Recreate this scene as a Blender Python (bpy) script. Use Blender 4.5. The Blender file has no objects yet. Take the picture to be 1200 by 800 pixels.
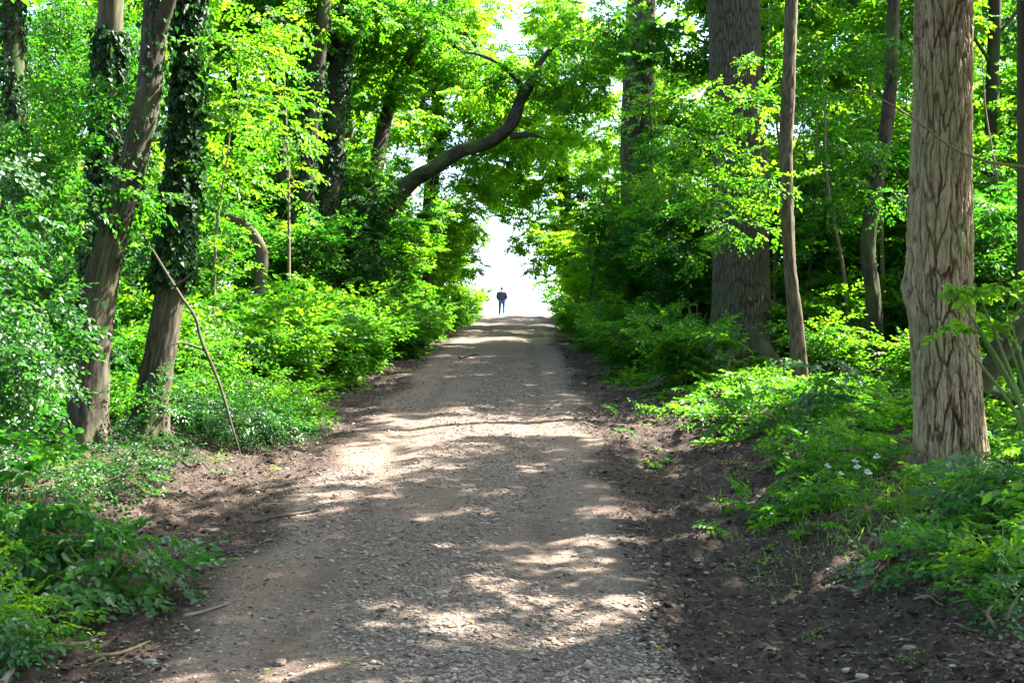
import bpy, math, random
import numpy as np
from mathutils import Vector, Matrix
PI = math.pi
RNG = np.random.default_rng(11)
random.seed(5)
sc = bpy.context.scene
COL = sc.collection

# ------------------------------------------------------------------ numpy noise
def _hash(ix, iy, iz, seed):
    h = (ix * 374761393 + iy * 668265263 + iz * 2147483647 + seed * 1274126177) & 0xFFFFFFFF
    h = ((h ^ (h >> 13)) * 1274126177) & 0xFFFFFFFF
    h = ((h ^ (h >> 16)) * 2246822519) & 0xFFFFFFFF
    return ((h ^ (h >> 15)) & 0xFFFFFF) / float(0xFFFFFF)

def vnoise(x, y, z=0.0, seed=0):
    x, y, z = np.broadcast_arrays(np.asarray(x, float), np.asarray(y, float), np.asarray(z, float))
    xi, yi, zi = np.floor(x).astype(np.int64), np.floor(y).astype(np.int64), np.floor(z).astype(np.int64)
    fx, fy, fz = x - xi, y - yi, z - zi
    fx, fy, fz = fx*fx*(3-2*fx), fy*fy*(3-2*fy), fz*fz*(3-2*fz)
    r = 0
    for a in (0, 1):
        for b in (0, 1):
            for c in (0, 1):
                w = (fx if a else 1-fx) * (fy if b else 1-fy) * (fz if c else 1-fz)
                r = r + w * _hash(xi+a, yi+b, zi+c, seed)
    return r * 2 - 1

def fbm(x, y, z=0.0, seed=0, oct=4):
    r, a, f = 0, 0.5, 1.0
    for o in range(oct):
        r = r + a * vnoise(np.asarray(x)*f, np.asarray(y)*f, np.asarray(z)*f, seed + o*17)
        a *= 0.5; f *= 2.03
    return r

def cells(u, v, per, seed=0):
    """F2-F1 of a 2-d cell pattern, periodic in u with period per (cells)"""
    ui, vi = np.floor(u).astype(np.int64), np.floor(v).astype(np.int64)
    f1 = np.full(u.shape, 9.0); f2 = np.full(u.shape, 9.0)
    for a in (-1, 0, 1):
        for b in (-1, 0, 1):
            cu, cv = ui + a, vi + b
            k = np.mod(cu, per)
            px = cu + 0.5 + 0.8*(_hash(k, cv, k*0, seed) - .5)
            py = cv + 0.5 + 0.8*(_hash(k, cv, k*0+1, seed+5) - .5)
            d = np.hypot(px-u, py-v)
            m = d < f1
            f2 = np.where(m, f1, np.minimum(f2, d)); f1 = np.where(m, d, f1)
    return f2 - f1

def sstep(a, b, x):
    t = np.clip((x-a)/(b-a), 0, 1)
    return t*t*(3-2*t)

# ------------------------------------------------------------------ camera geometry
F = 1500.0
CAM = np.array([0.0, 0.0, 1.7])
PITCH = math.atan(100.0/F)
def at(px, py, d):
    """world point seen at photo pixel (px, py) at distance d along +Y"""
    a, b = (px-600)/F, (400-py)/F
    ray = np.array([a, math.cos(PITCH) - b*math.sin(PITCH), math.sin(PITCH) + b*math.cos(PITCH)])
    return CAM + ray * (d/ray[1])

# ------------------------------------------------------------------ terrain
_pd = np.array([-300, 0, 5, 8.5, 12.2, 15, 19.1, 24.7, 33, 43.7, 60, 72, 80, 85, 92, 120, 200, 600.])
_pz = np.array([0, 0, -.03, .06, .60, 1.02, 1.62, 2.42, 3.45, 4.62, 6.55, 7.98, 8.73, 8.92, 8.6, 5.0, 3.0, 3.0])
_dd = np.arange(-300, 600, 0.25)
_zz = np.interp(_dd, _pd, _pz)
_k = np.exp(-0.5*(np.arange(-16, 17)/6.0)**2); _k /= _k.sum()
_zz = np.convolve(np.pad(_zz, 16, mode='edge'), _k, mode='valid')
def prof(y): return np.interp(y, _dd, _zz)
_cd = np.array([-50, 0, 8.5, 12.2, 19.1, 24.7, 43.7, 80, 120.])
_cx = np.array([-.6, -.64, -.66, -.68, -.6, -.48, -.36, .12, .6])
def cx(y): return np.interp(y, _cd, _cx)
HW = 1.8
def zones(x, y):
    """u = offset from the middle of the path, e = distance outside the gravel's wobbling edge"""
    u = x - cx(y)
    wob = 0.22*vnoise(y*0.55, 3.1, seed=3) + 0.10*vnoise(y*1.9, x*0.4, seed=4)
    hw = HW + wob
    return u, np.abs(u) - hw
def height(x, y, fine=True):
    x = np.asarray(x, float); y = np.asarray(y, float)
    u, e = zones(x, y)
    z = prof(y)
    right = (u > 0)
    z = z - 0.035*np.clip(np.abs(u)/HW, 0, 1)**2
    z = z - 0.035*np.exp(-((np.abs(u)-0.95)/0.28)**2)*sstep(3, 10, y)
    # churned verge: step down off the gravel, then a bank
    vr = sstep(0, .35, e)*(1-sstep(1.2, 2.2, e))
    z = z - vr*np.where(right, .10, .05)
    bank = np.where(right, .25, .22) + 0.25*sstep(25, 50, y)
    z = z + bank*sstep(.9, 2.8, e)
    z = z + sstep(1.0, 6.0, e)*(0.16*vnoise(x*.35, y*.35, seed=8) + .06*vnoise(x*1.1, y*1.1, seed=9))
    far = sstep(12, 60, np.abs(u))
    z = z + far*0.8*vnoise(x*.03, y*.03, seed=10)
    if fine:
        inn = 1 - sstep(-.25, .15, e)
        rough = sstep(-.15, .5, e)
        z = z + inn*(0.008*vnoise(x*6, y*6, seed=20) + 0.006*vnoise(x*13, y*13, seed=21) + .012*vnoise(x*1.7, y*1.7, seed=25))
        cl = np.abs(vnoise(x*3.1, y*3.1, seed=22))*.6 + np.abs(vnoise(x*6.7, y*6.7, seed=23))*.45 + np.abs(vnoise(x*12, y*12, seed=26))*.25
        z = z + rough*(0.16*(cl-.35) + 0.02*vnoise(x*9, y*9, seed=24))*np.where(right, 1.0, .75)
    return z
def gz(x, y): return float(height(np.array([x]), np.array([y]), False)[0])

# ------------------------------------------------------------------ mesh building
class MB:
    """collects vertices / faces into one mesh"""
    def __init__(s): s.v = []; s.f = []; s.n = 0; s.va = []; s.fm = []
    def add(s, V, Fc, attr=None, mat=0):
        V = np.asarray(V, float).reshape(-1, 3); Fc = np.asarray(Fc, np.int64)
        s.f.append(Fc + s.n); s.v.append(V); s.n += len(V)
        s.va.append(np.zeros(len(V)) if attr is None else np.broadcast_to(np.asarray(attr, float), (len(V),)))
        s.fm.append(np.full(len(Fc), mat))
    def mesh(s, name, mats, smooth=False, attr_name='v'):
        me = bpy.data.meshes.new(name)
        V = np.concatenate(s.v)
        me.vertices.add(len(V)); me.vertices.foreach_set('co', V.astype(np.float32).ravel())
        idx = np.concatenate([f.ravel() for f in s.f]); tot = np.concatenate([np.full(len(f), f.shape[1]) for f in s.f])
        me.loops.add(len(idx)); me.loops.foreach_set('vertex_index', idx.astype(np.int32))
        me.polygons.add(len(tot))
        st = np.concatenate([[0], np.cumsum(tot)[:-1]])
        me.polygons.foreach_set('loop_start', st.astype(np.int32))
        me.polygons.foreach_set('material_index', np.concatenate(s.fm).astype(np.int32))
        me.polygons.foreach_set('use_smooth', np.full(len(tot), smooth))
        a = me.attributes.new(attr_name, 'FLOAT', 'POINT')
        a.data.foreach_set('value', np.concatenate(s.va).astype(np.float32))
        for m in (mats if isinstance(mats, (list, tuple)) else [mats]): me.materials.append(m)
        me.update(calc_edges=True)
        return me
    def build(s, name, mats, parent=None, smooth=False, origin=None):
        if origin is not None:
            o3 = np.asarray(origin, float); s.v = [v - o3 for v in s.v]
        o = bpy.data.objects.new(name, s.mesh(name, mats, smooth)); COL.objects.link(o)
        if parent is not None: o.parent = parent
        elif origin is not None: o.location = origin
        return o

def tag(o, label=None, cat=None, group=None, kind=None):
    if label: o['label'] = label
    if cat: o['category'] = cat
    if group: o['group'] = group
    if kind: o['kind'] = kind
    return o
def thing(name, label, cat, loc, group=None, rz=0.0):
    o = bpy.data.objects.new(name, None); COL.objects.link(o)
    o.location = loc; o.rotation_euler = (0, 0, rz); o.empty_display_size = .2
    return tag(o, label, cat, group)
def dup(root, loc, rz=0., s=1., label=None, group=None):
    r = root.copy(); COL.objects.link(r); r.location = loc; r.rotation_euler = (0, 0, rz)
    r.scale = (s, s, s) if not isinstance(s, tuple) else s
    if label: r['label'] = label
    if group: r['group'] = group
    for ch in list(root.children):
        c = ch.copy(); COL.objects.link(c); c.parent = r
        for g in list(ch.children):
            d = g.copy(); COL.objects.link(d); d.parent = c
    return r

# ------------------------------------------------------------------ materials
def newmat(name):
    m = bpy.data.materials.new(name); m.use_nodes = True
    nt = m.node_tree; nt.nodes.clear()
    return m, nt, nt.nodes, nt.links
def N(ns, t, **kw):
    n = ns.new(t)
    for k, v in kw.items(): setattr(n, k, v)
    return n
def ramp(ns, stops, interp='LINEAR'):
    r = ns.new('ShaderNodeValToRGB'); r.color_ramp.interpolation = interp
    e = r.color_ramp.elements
    e[0].position, e[0].color = stops[0][0], (*stops[0][1], 1)
    e[1].position, e[1].color = stops[1][0], (*stops[1][1], 1)
    for p, c in stops[2:]:
        x = e.new(p); x.color = (*c, 1)
    return r

def leaf_mat(name, refl, trans, rough=.5, mixf=.5, spec=.3):
    """refl / trans: colour stops over the per-leaf random value"""
    m, nt, ns, lk = newmat(name)
    at_ = N(ns, 'ShaderNodeAttribute', attribute_name='v')
    r1 = ramp(ns, refl); r2 = ramp(ns, trans)
    lk.new(at_.outputs['Fac'], r1.inputs[0]); lk.new(at_.outputs['Fac'], r2.inputs[0])
    p = N(ns, 'ShaderNodeBsdfPrincipled'); p.inputs['Roughness'].default_value = rough
    p.inputs['Specular IOR Level'].default_value = spec
    t = N(ns, 'ShaderNodeBsdfTranslucent'); mx = N(ns, 'ShaderNodeMixShader'); mx.inputs[0].default_value = mixf
    lk.new(r1.outputs[0], p.inputs['Base Color']); lk.new(r2.outputs[0], t.inputs['Color'])
    lk.new(p.outputs[0], mx.inputs[1]); lk.new(t.outputs[0], mx.inputs[2])
    o = N(ns, 'ShaderNodeOutputMaterial'); lk.new(mx.outputs[0], o.inputs[0])
    return m

M = {}
M['beech'] = leaf_mat('beech_leaf', [(0, (.018, .075, .007)), (1, (.055, .145, .010)), (.5, (.032, .105, .008))],
                      [(0, (.04, .25, .006)), (1, (.34, .62, .012)), (.5, (.13, .42, .009))])
M['hazel'] = leaf_mat('hazel_leaf', [(0, (.013, .062, .010)), (1, (.040, .125, .012)), (.5, (.024, .090, .010))],
                      [(0, (.017, .14, .007)), (1, (.15, .40, .010)), (.5, (.05, .24, .008))])
M['young'] = leaf_mat('young_or_sunlit_leaf', [(0, (.035, .115, .008)), (1, (.10, .20, .012)), (.5, (.06, .155, .010))],
                      [(0, (.14, .46, .008)), (1, (.46, .76, .02)), (.5, (.28, .62, .014))])  # light yellow-green; on far bushes and boughs it stands in for sunlight
M['ivy'] = leaf_mat('ivy_leaf', [(0, (.008, .032, .010)), (1, (.028, .08, .014)), (.5, (.015, .052, .012))],
                    [(0, (.014, .09, .010)), (1, (.07, .27, .016)), (.5, (.03, .15, .012))], rough=.5, mixf=.3, spec=.3)
M['hawthorn'] = leaf_mat('hawthorn_leaf', [(0, (.014, .056, .012)), (1, (.06, .13, .036)), (.5, (.026, .084, .018))],
                         [(0, (.02, .15, .014)), (1, (.13, .38, .022)), (.5, (.06, .26, .016))], rough=.36, mixf=.36, spec=.5)
M['bramble'] = leaf_mat('bramble_leaf', [(0, (.02, .08, .022)), (1, (.065, .165, .035)), (.5, (.038, .115, .026))],
                        [(0, (.025, .17, .014)), (1, (.16, .42, .018)), (.5, (.07, .28, .014))], rough=.36, mixf=.4, spec=.5)
M['herb'] = leaf_mat('herb_leaf', [(0, (.018, .085, .009)), (1, (.07, .175, .013)), (.5, (.036, .125, .011))],
                     [(0, (.035, .22, .008)), (1, (.27, .54, .012)), (.5, (.11, .35, .010))], rough=.42)
M['dry'] = leaf_mat('dry_leaf', [(0, (.045, .03, .02)), (1, (.26, .20, .14)), (.5, (.11, .075, .05))],
                    [(0, (.05, .03, .015)), (1, (.2, .14, .08)), (.5, (.1, .06, .03))], rough=.7, mixf=.15, spec=.2)
M['grass'] = leaf_mat('grass_blade', [(0, (.05, .15, .014)), (1, (.13, .26, .03)), (.5, (.08, .2, .02))],
                      [(0, (.16, .44, .02)), (1, (.42, .68, .05)), (.5, (.26, .56, .03))])
M['petal'] = leaf_mat('petal', [(0, (.7, .7, .62)), (1, (.82, .82, .76))], [(0, (.6, .62, .5)), (1, (.7, .7, .6))], rough=.6, mixf=.3, spec=.2)

def bark_mat(name, furrow, mid, ridge, moss=0., scale=(14, 14, 2.4), bump=.6, mosscol=(.06, .11, .015), lichen=0.):
    m, nt, ns, lk = newmat(name)
    tc = N(ns, 'ShaderNodeTexCoord'); mp = N(ns, 'ShaderNodeMapping'); mp.inputs['Scale'].default_value = scale
    lk.new(tc.outputs['Object'], mp.inputs[0])
    n1 = N(ns, 'ShaderNodeTexNoise'); n1.inputs['Scale'].default_value = 1.; n1.inputs['Detail'].default_value = 7; n1.inputs['Roughness'].default_value = .65
    lk.new(mp.outputs[0], n1.inputs['Vector'])
    av = N(ns, 'ShaderNodeAttribute', attribute_name='v')
    mul = N(ns, 'ShaderNodeMath', operation='MULTIPLY_ADD'); mul.inputs[1].default_value = .55
    lk.new(av.outputs['Fac'], mul.inputs[0])
    sc1 = N(ns, 'ShaderNodeMath', operation='MULTIPLY'); sc1.inputs[1].default_value = .62
    lk.new(n1.outputs['Fac'], sc1.inputs[0]); lk.new(sc1.outputs[0], mul.inputs[2])
    cr = ramp(ns, [(.18, furrow), (.82, ridge), (.48, mid)]); lk.new(mul.outputs[0], cr.inputs[0])
    col = cr.outputs[0]
    n2 = N(ns, 'ShaderNodeTexNoise'); n2.inputs['Scale'].default_value = 1.3; n2.inputs['Detail'].default_value = 5
    lk.new(tc.outputs['Object'], n2.inputs['Vector'])
    if lichen:
        mr = N(ns, 'ShaderNodeMapRange'); mr.inputs[1].default_value = .52; mr.inputs[2].default_value = .72; mr.inputs[4].default_value = lichen
        n3 = N(ns, 'ShaderNodeTexNoise'); n3.inputs['Scale'].default_value = 5.; n3.inputs['Detail'].default_value = 8; n3.inputs['Roughness'].default_value = .7
        lk.new(tc.outputs['Object'], n3.inputs['Vector']); lk.new(n3.outputs['Fac'], mr.inputs[0])
        mx = N(ns, 'ShaderNodeMix', data_type='RGBA'); lk.new(mr.outputs[0], mx.inputs[0]); lk.new(col, mx.inputs[6]); mx.inputs[7].default_value = (.34, .36, .28, 1)
        col = mx.outputs[2]
    if moss:
        mr = N(ns, 'ShaderNodeMapRange'); mr.inputs[1].default_value = .46; mr.inputs[2].default_value = .62; mr.inputs[4].default_value = moss
        lk.new(n2.outputs['Fac'], mr.inputs[0])
        mx = N(ns, 'ShaderNodeMix', data_type='RGBA'); lk.new(mr.outputs[0], mx.inputs[0]); lk.new(col, mx.inputs[6]); mx.inputs[7].default_value = (*mosscol, 1)
        col = mx.outputs[2]
    p = N(ns, 'ShaderNodeBsdfPrincipled'); p.inputs['Roughness'].default_value = .88; p.inputs['Specular IOR Level'].default_value = .25
    lk.new(col, p.inputs['Base Color'])
    b = N(ns, 'ShaderNodeBump'); b.inputs['Strength'].default_value = bump; b.inputs['Distance'].default_value = .02
    lk.new(n1.outputs['Fac'], b.inputs['Height']); lk.new(b.outputs[0], p.inputs['Normal'])
    o = N(ns, 'ShaderNodeOutputMaterial'); lk.new(p.outputs[0], o.inputs[0])
    return m
M['robinia'] = bark_mat('robinia_bark', (.028, .015, .008), (.125, .083, .046), (.31, .245, .15), moss=.5, scale=(16, 16, 3), bump=.8, mosscol=(.16, .19, .07), lichen=.2)
M['oak'] = bark_mat('oak_bark', (.010, .008, .006), (.032, .027, .018), (.07, .062, .042), moss=.6, scale=(20, 20, 5), bump=.8, mosscol=(.045, .062, .014), lichen=.08)
M['grey_bark'] = bark_mat('grey_bark', (.014, .011, .008), (.036, .030, .020), (.085, .073, .050), moss=.3, scale=(15, 15, 4), bump=.8, mosscol=(.11, .12, .045))
M['dark_bark'] = bark_mat('dark_bark', (.010, .008, .006), (.026, .02, .014), (.055, .044, .03), moss=.45, scale=(12, 12, 2.4), bump=.6)
M['brown_bark'] = bark_mat('brown_bark', (.025, .017, .011), (.065, .046, .03), (.12, .09, .062), moss=.2, scale=(14, 14, 3), bump=.5)
M['dead_wood'] = bark_mat('dead_wood', (.05, .038, .028), (.13, .10, .078), (.24, .20, .165), scale=(20, 20, 6), bump=.4)
M['twig'] = bark_mat('twig_bark', (.06, .045, .025), (.13, .10, .06), (.2, .165, .1), scale=(30, 30, 8), bump=.2)
M['green_stem'] = bark_mat('green_stem', (.05, .09, .02), (.09, .15, .035), (.14, .2, .06), scale=(30, 30, 8), bump=.1)

def ground_mat():
    m, nt, ns, lk = newmat('ground')
    tc = N(ns, 'ShaderNodeTexCoord')
    g = N(ns, 'ShaderNodeAttribute', attribute_name='v')          # 0 gravel .. 1 soil .. 2 wood floor
    def noise(s, d=6, r=.6):
        n = N(ns, 'ShaderNodeTexNoise'); n.inputs['Scale'].default_value = s; n.inputs['Detail'].default_value = d; n.inputs['Roughness'].default_value = r
        lk.new(tc.outputs['Object'], n.inputs['Vector']); return n
    nA, nB, nC = noise(.9, 5), noise(9, 8, .7), noise(45, 5, .7)
    vor = N(ns, 'ShaderNodeTexVoronoi'); vor.inputs['Scale'].default_value = 42; lk.new(tc.outputs['Object'], vor.inputs['Vector'])
    vor2 = N(ns, 'ShaderNodeTexVoronoi'); vor2.inputs['Scale'].default_value = 95; lk.new(tc.outputs['Object'], vor2.inputs['Vector'])
    sep = N(ns, 'ShaderNodeSeparateColor'); lk.new(vor.outputs['Color'], sep.inputs[0])
    sep2 = N(ns, 'ShaderNodeSeparateColor'); lk.new(vor2.outputs['Color'], sep2.inputs[0])
    grav = ramp(ns, [(0, (.052, .036, .027)), (1, (.235, .185, .145)), (.45, (.125, .09, .068))]);
    mixv = N(ns, 'ShaderNodeMath', operation='MULTIPLY_ADD'); mixv.inputs[1].default_value = .5
    lk.new(sep.outputs[0], mixv.inputs[0])
    h2 = N(ns, 'ShaderNodeMath', operation='MULTIPLY'); h2.inputs[1].default_value = .5; lk.new(sep2.outputs[0], h2.inputs[0]); lk.new(h2.outputs[0], mixv.inputs[2])
    lk.new(mixv.outputs[0], grav.inputs[0])
    fines = ramp(ns, [(.25, (.08, .053, .038)), (.75, (.178, .128, .096))]); lk.new(nC.outputs['Fac'], fines.inputs[0])
    mF = N(ns, 'ShaderNodeMix', data_type='RGBA')
    mr = N(ns, 'ShaderNodeMapRange'); mr.inputs[1].default_value = .4; mr.inputs[2].default_value = .62; lk.new(nA.outputs['Fac'], mr.inputs[0])
    lk.new(mr.outputs[0], mF.inputs[0]); lk.new(grav.outputs[0], mF.inputs[6]); lk.new(fines.outputs[0], mF.inputs[7])
    soil = ramp(ns, [(.3, (.018, .012, .009)), (.75, (.10, .071, .053)), (.52, (.043, .030, .022))]); lk.new(nB.outputs['Fac'], soil.inputs[0])
    wood = ramp(ns, [(.3, (.03, .021, .014)), (.75, (.15, .10, .065)), (.5, (.07, .047, .03))]); lk.new(nB.outputs['Fac'], wood.inputs[0])
    # wobbling border between the two
    wb = N(ns, 'ShaderNodeMath', operation='MULTIPLY_ADD'); wb.inputs[1].default_value = .9; wb.inputs[2].default_value = -.45
    lk.new(nB.outputs['Fac'], wb.inputs[0])
    ad = N(ns, 'ShaderNodeMath', operation='ADD'); lk.new(g.outputs['Fac'], ad.inputs[0]); lk.new(wb.outputs[0], ad.inputs[1])
    f1 = N(ns, 'ShaderNodeMapRange'); f1.inputs[1].default_value = .3; f1.inputs[2].default_value = .7; lk.new(ad.outputs[0], f1.inputs[0])
    f2 = N(ns, 'ShaderNodeMapRange'); f2.inputs[1].default_value = 1.2; f2.inputs[2].default_value = 1.8; lk.new(ad.outputs[0], f2.inputs[0])
    m1 = N(ns, 'ShaderNodeMix', data_type='RGBA'); lk.new(f1.outputs[0], m1.inputs[0]); lk.new(mF.outputs[2], m1.inputs[6]); lk.new(soil.outputs[0], m1.inputs[7])
    m2 = N(ns, 'ShaderNodeMix', data_type='RGBA'); lk.new(f2.outputs[0], m2.inputs[0]); lk.new(m1.outputs[2], m2.inputs[6]); lk.new(wood.outputs[0], m2.inputs[7])
    p = N(ns, 'ShaderNodeBsdfPrincipled'); p.inputs['Roughness'].default_value = .92; p.inputs['Specular IOR Level'].default_value = .2
    lk.new(m2.outputs[2], p.inputs['Base Color'])
    hs = N(ns, 'ShaderNodeMath', operation='ADD'); lk.new(nB.outputs['Fac'], hs.inputs[0])
    hv = N(ns, 'ShaderNodeMath', operation='MULTIPLY'); hv.inputs[1].default_value = -.5; lk.new(vor.outputs['Distance'], hv.inputs[0])
    lk.new(hv.outputs[0], hs.inputs[1])
    hs2 = N(ns, 'ShaderNodeMath', operation='MULTIPLY_ADD'); hs2.inputs[1].default_value = .4; lk.new(nC.outputs['Fac'], hs2.inputs[0]); lk.new(hs.outputs[0], hs2.inputs[2])
    b = N(ns, 'ShaderNodeBump'); b.inputs['Strength'].default_value = .7; b.inputs['Distance'].default_value = .03
    lk.new(hs2.outputs[0], b.inputs['Height']); lk.new(b.outputs[0], p.inputs['Normal'])
    o = N(ns, 'ShaderNodeOutputMaterial'); lk.new(p.outputs[0], o.inputs[0])
    return m
M['ground'] = ground_mat()

def ramp_mat(name, stops, rough=.85, spec=.25, bump=0.):
    m, nt, ns, lk = newmat(name)
    a = N(ns, 'ShaderNodeAttribute', attribute_name='v'); r = ramp(ns, stops); lk.new(a.outputs['Fac'], r.inputs[0])
    tc = N(ns, 'ShaderNodeTexCoord')
    n = N(ns, 'ShaderNodeTexNoise'); n.inputs['Scale'].default_value = 60; n.inputs['Detail'].default_value = 5
    lk.new(tc.outputs['Object'], n.inputs['Vector'])
    mr = N(ns, 'ShaderNodeMapRange'); mr.inputs[3].default_value = .7; mr.inputs[4].default_value = 1.3; lk.new(n.outputs['Fac'], mr.inputs[0])
    mx = N(ns, 'ShaderNodeMix', data_type='RGBA', blend_type='MULTIPLY'); mx.inputs[0].default_value = 1
    lk.new(r.outputs[0], mx.inputs[6]); lk.new(mr.outputs[0], mx.inputs[7])
    p = N(ns, 'ShaderNodeBsdfPrincipled'); p.inputs['Roughness'].default_value = rough; p.inputs['Specular IOR Level'].default_value = spec
    lk.new(mx.outputs[2], p.inputs['Base Color'])
    if bump:
        b = N(ns, 'ShaderNodeBump'); b.inputs['Strength'].default_value = bump; b.inputs['Distance'].default_value = .01
        lk.new(n.outputs['Fac'], b.inputs['Height']); lk.new(b.outputs[0], p.inputs['Normal'])
    o = N(ns, 'ShaderNodeOutputMaterial'); lk.new(p.outputs[0], o.inputs[0])
    return m
M['stone'] = ramp_mat('stone', [(0, (.055, .042, .033)), (1, (.31, .26, .215)), (.5, (.145, .112, .088))], .8, .3)
M['clod'] = ramp_mat('clod', [(0, (.02, .014, .011)), (1, (.16, .12, .094)), (.6, (.05, .036, .028))], .95, .15)
M['jacket'] = ramp_mat('jacket_cloth', [(0, (.05, .048, .085)), (1, (.065, .062, .105))], .8, .2)
M['jeans'] = ramp_mat('jeans_cloth', [(0, (.06, .10, .22)), (1, (.08, .13, .27))], .85, .2)
M['skin'] = ramp_mat('skin', [(0, (.42, .25, .18)), (1, (.5, .3, .22))], .5, .4)
M['hair'] = ramp_mat('hair', [(0, (.06, .045, .04)), (1, (.1, .08, .07))], .6, .3)
M['shoe'] = ramp_mat('shoe_leather', [(0, (.03, .028, .028)), (1, (.05, .045, .045))], .5, .4)

# ------------------------------------------------------------------ leaves
def unit(a):
    return a/np.maximum(np.linalg.norm(a, axis=-1, keepdims=True), 1e-9)
def leaf_geo(mb, P, D, Nn, L, W=.6, shape='d', mat=0, v=None, rng=RNG, fold=.22, curl=.12):
    n = len(P)
    if n == 0: return
    D = unit(D); B = unit(np.cross(Nn, D)); Nn = np.cross(D, B)
    L = np.broadcast_to(np.asarray(L, float), (n,))[:, None]
    w = L*W*.5
    if v is None: v = rng.random(n)
    if shape == 'd':
        b = P; t = P + D*L - Nn*L*curl
        l = P + D*L*.42 + B*w + Nn*w*fold*2; r = P + D*L*.42 - B*w + Nn*w*fold*2
        V = np.stack([b, r, t, l], 1).reshape(-1, 3)
        tri = np.array([[0, 1, 2], [0, 2, 3]]); k = 4
    else:
        m1 = P + D*L*.3; m2 = P + D*L*.68 - Nn*L*curl*.4; t = P + D*L - Nn*L*curl
        f = fold*2
        l1 = P + D*L*.28 + B*w*.95 + Nn*w*f; l2 = P + D*L*.66 + B*w*.72 + Nn*(w*f*.7 - L*curl*.4)
        r1 = P + D*L*.28 - B*w*.95 + Nn*w*f; r2 = P + D*L*.66 - B*w*.72 + Nn*(w*f*.7 - L*curl*.4)
        V = np.stack([P, m1, m2, t, l1, l2, r1, r2], 1).reshape(-1, 3)
        tri = np.array([[0, 1, 4], [4, 1, 2], [4, 2, 5], [5, 2, 3], [0, 6, 1], [6, 2, 1], [6, 7, 2], [7, 3, 2]]); k = 8
    Fc = (np.arange(n)[:, None, None]*k + tri[None]).reshape(-1, 3)
    mb.add(V, Fc, np.repeat(v, k), mat)

def spray_tpl(rng, nt=3, nl=8, ln=.5):
    P, D, Nn = [], [], []
    twigs = [(0., 0., ln)] + [(ln*(.15+.5*k/(max(nt-1, 1))), (1 if k % 2 else -1)*rng.uniform(.6, 1.0), ln*rng.uniform(.5, .75)) for k in range(nt-1)]
    for st, ang, l in twigs:
        dx, dy = math.cos(ang), math.sin(ang)
        for i in range(nl):
            s = l*(.18 + .82*i/(nl-1))
            side = 1 if i % 2 else -1
            la = ang + (side*rng.uniform(.6, 1.1) if i < nl-1 else 0)
            x, y = st + dx*s, dy*s
            P.append((x, y, -.30*x*x/ln*.9 + rng.normal(0, .012)))
            D.append((math.cos(la), math.sin(la), rng.normal(-.22, .18)))
            Nn.append((rng.normal(0, .28), rng.normal(0, .28), 1))
    return np.array(P), unit(np.array(D)), unit(np.array(Nn))
TPL = [spray_tpl(np.random.default_rng(100+i), nt=3+i % 2, nl=7) for i in range(8)]

def add_sprays(mb, C, A, S, leaf, rng, W=.72, shape='d', upj=.35, mat=0, vclump=True, tpls=TPL, vbase=None):
    """C centres, A axes, S scales"""
    n = len(C)
    A = unit(A)
    up = np.stack([rng.normal(0, upj, n), rng.normal(0, upj, n), np.ones(n)], 1)
    Y = unit(np.cross(up, A)); Z = np.cross(A, Y)
    R = np.stack([A, Y, Z], 2)
    which = rng.integers(0, len(tpls), n)
    for k in range(len(tpls)):
        ix = np.where(which == k)[0]
        if not len(ix): continue
        p, d, nn = tpls[k]
        m = len(p)
        P = C[ix][:, None] + np.einsum('mij,lj->mli', R[ix], p)*S[ix][:, None, None]
        D = np.einsum('mij,lj->mli', R[ix], d); Q = np.einsum('mij,lj->mli', R[ix], nn)
        L = leaf*rng.uniform(.65, 1.25, (len(ix), m))*np.sqrt(S[ix])[:, None]
        v = np.clip((rng.random(len(ix)) if vbase is None else vbase[ix])[:, None]*.6 + rng.random((len(ix), m))*.4, 0, 1)
        leaf_geo(mb, P.reshape(-1, 3), D.reshape(-1, 3), Q.reshape(-1, 3), L.ravel(), W, shape, mat, v.ravel(), rng)

def lobe_sprays(lobes, dens, rng, droop=.2):
    """lobes: (x,y,z, rx, rz). Returns centres, axes"""
    C, A = [], []
    for (x, y, z, rx, rz) in lobes:
        n = max(3, int(dens*rx*rx*rng.uniform(.8, 1.2)))
        d = unit(rng.normal(0, 1, (n, 3)))
        r = rng.random(n)**(1/2.4)
        p = d*r[:, None]*np.array([rx, rx, rz])
        a = d*np.array([1, 1, .45]) + rng.normal(0, .35, (n, 3)); a[:, 2] -= droop
        C.append(p + np.array([x, y, z])); A.append(a)
    return np.concatenate(C), np.concatenate(A)

# ------------------------------------------------------------------ wood
def spline(pts, n):
    p = np.asarray(pts, float)
    t = np.concatenate([[0], np.cumsum(np.linalg.norm(np.diff(p[:, :3], axis=0), axis=1))])
    q = np.concatenate([[2*p[0]-p[1]], p, [2*p[-1]-p[-2]]])
    u = np.linspace(0, t[-1], n) if np.isscalar(n) else np.asarray(n)*t[-1]
    i = np.clip(np.searchsorted(t, u, side='right')-1, 0, len(p)-2)
    f = ((u - t[i])/np.maximum(t[i+1]-t[i], 1e-9))[:, None]
    a, b, c, d = q[i], q[i+1], q[i+2], q[i+3]
    return .5*((2*b) + (c-a)*f + (2*a-5*b+4*c-d)*f**2 + (3*b-a-3*c+d)*f**3)

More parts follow.
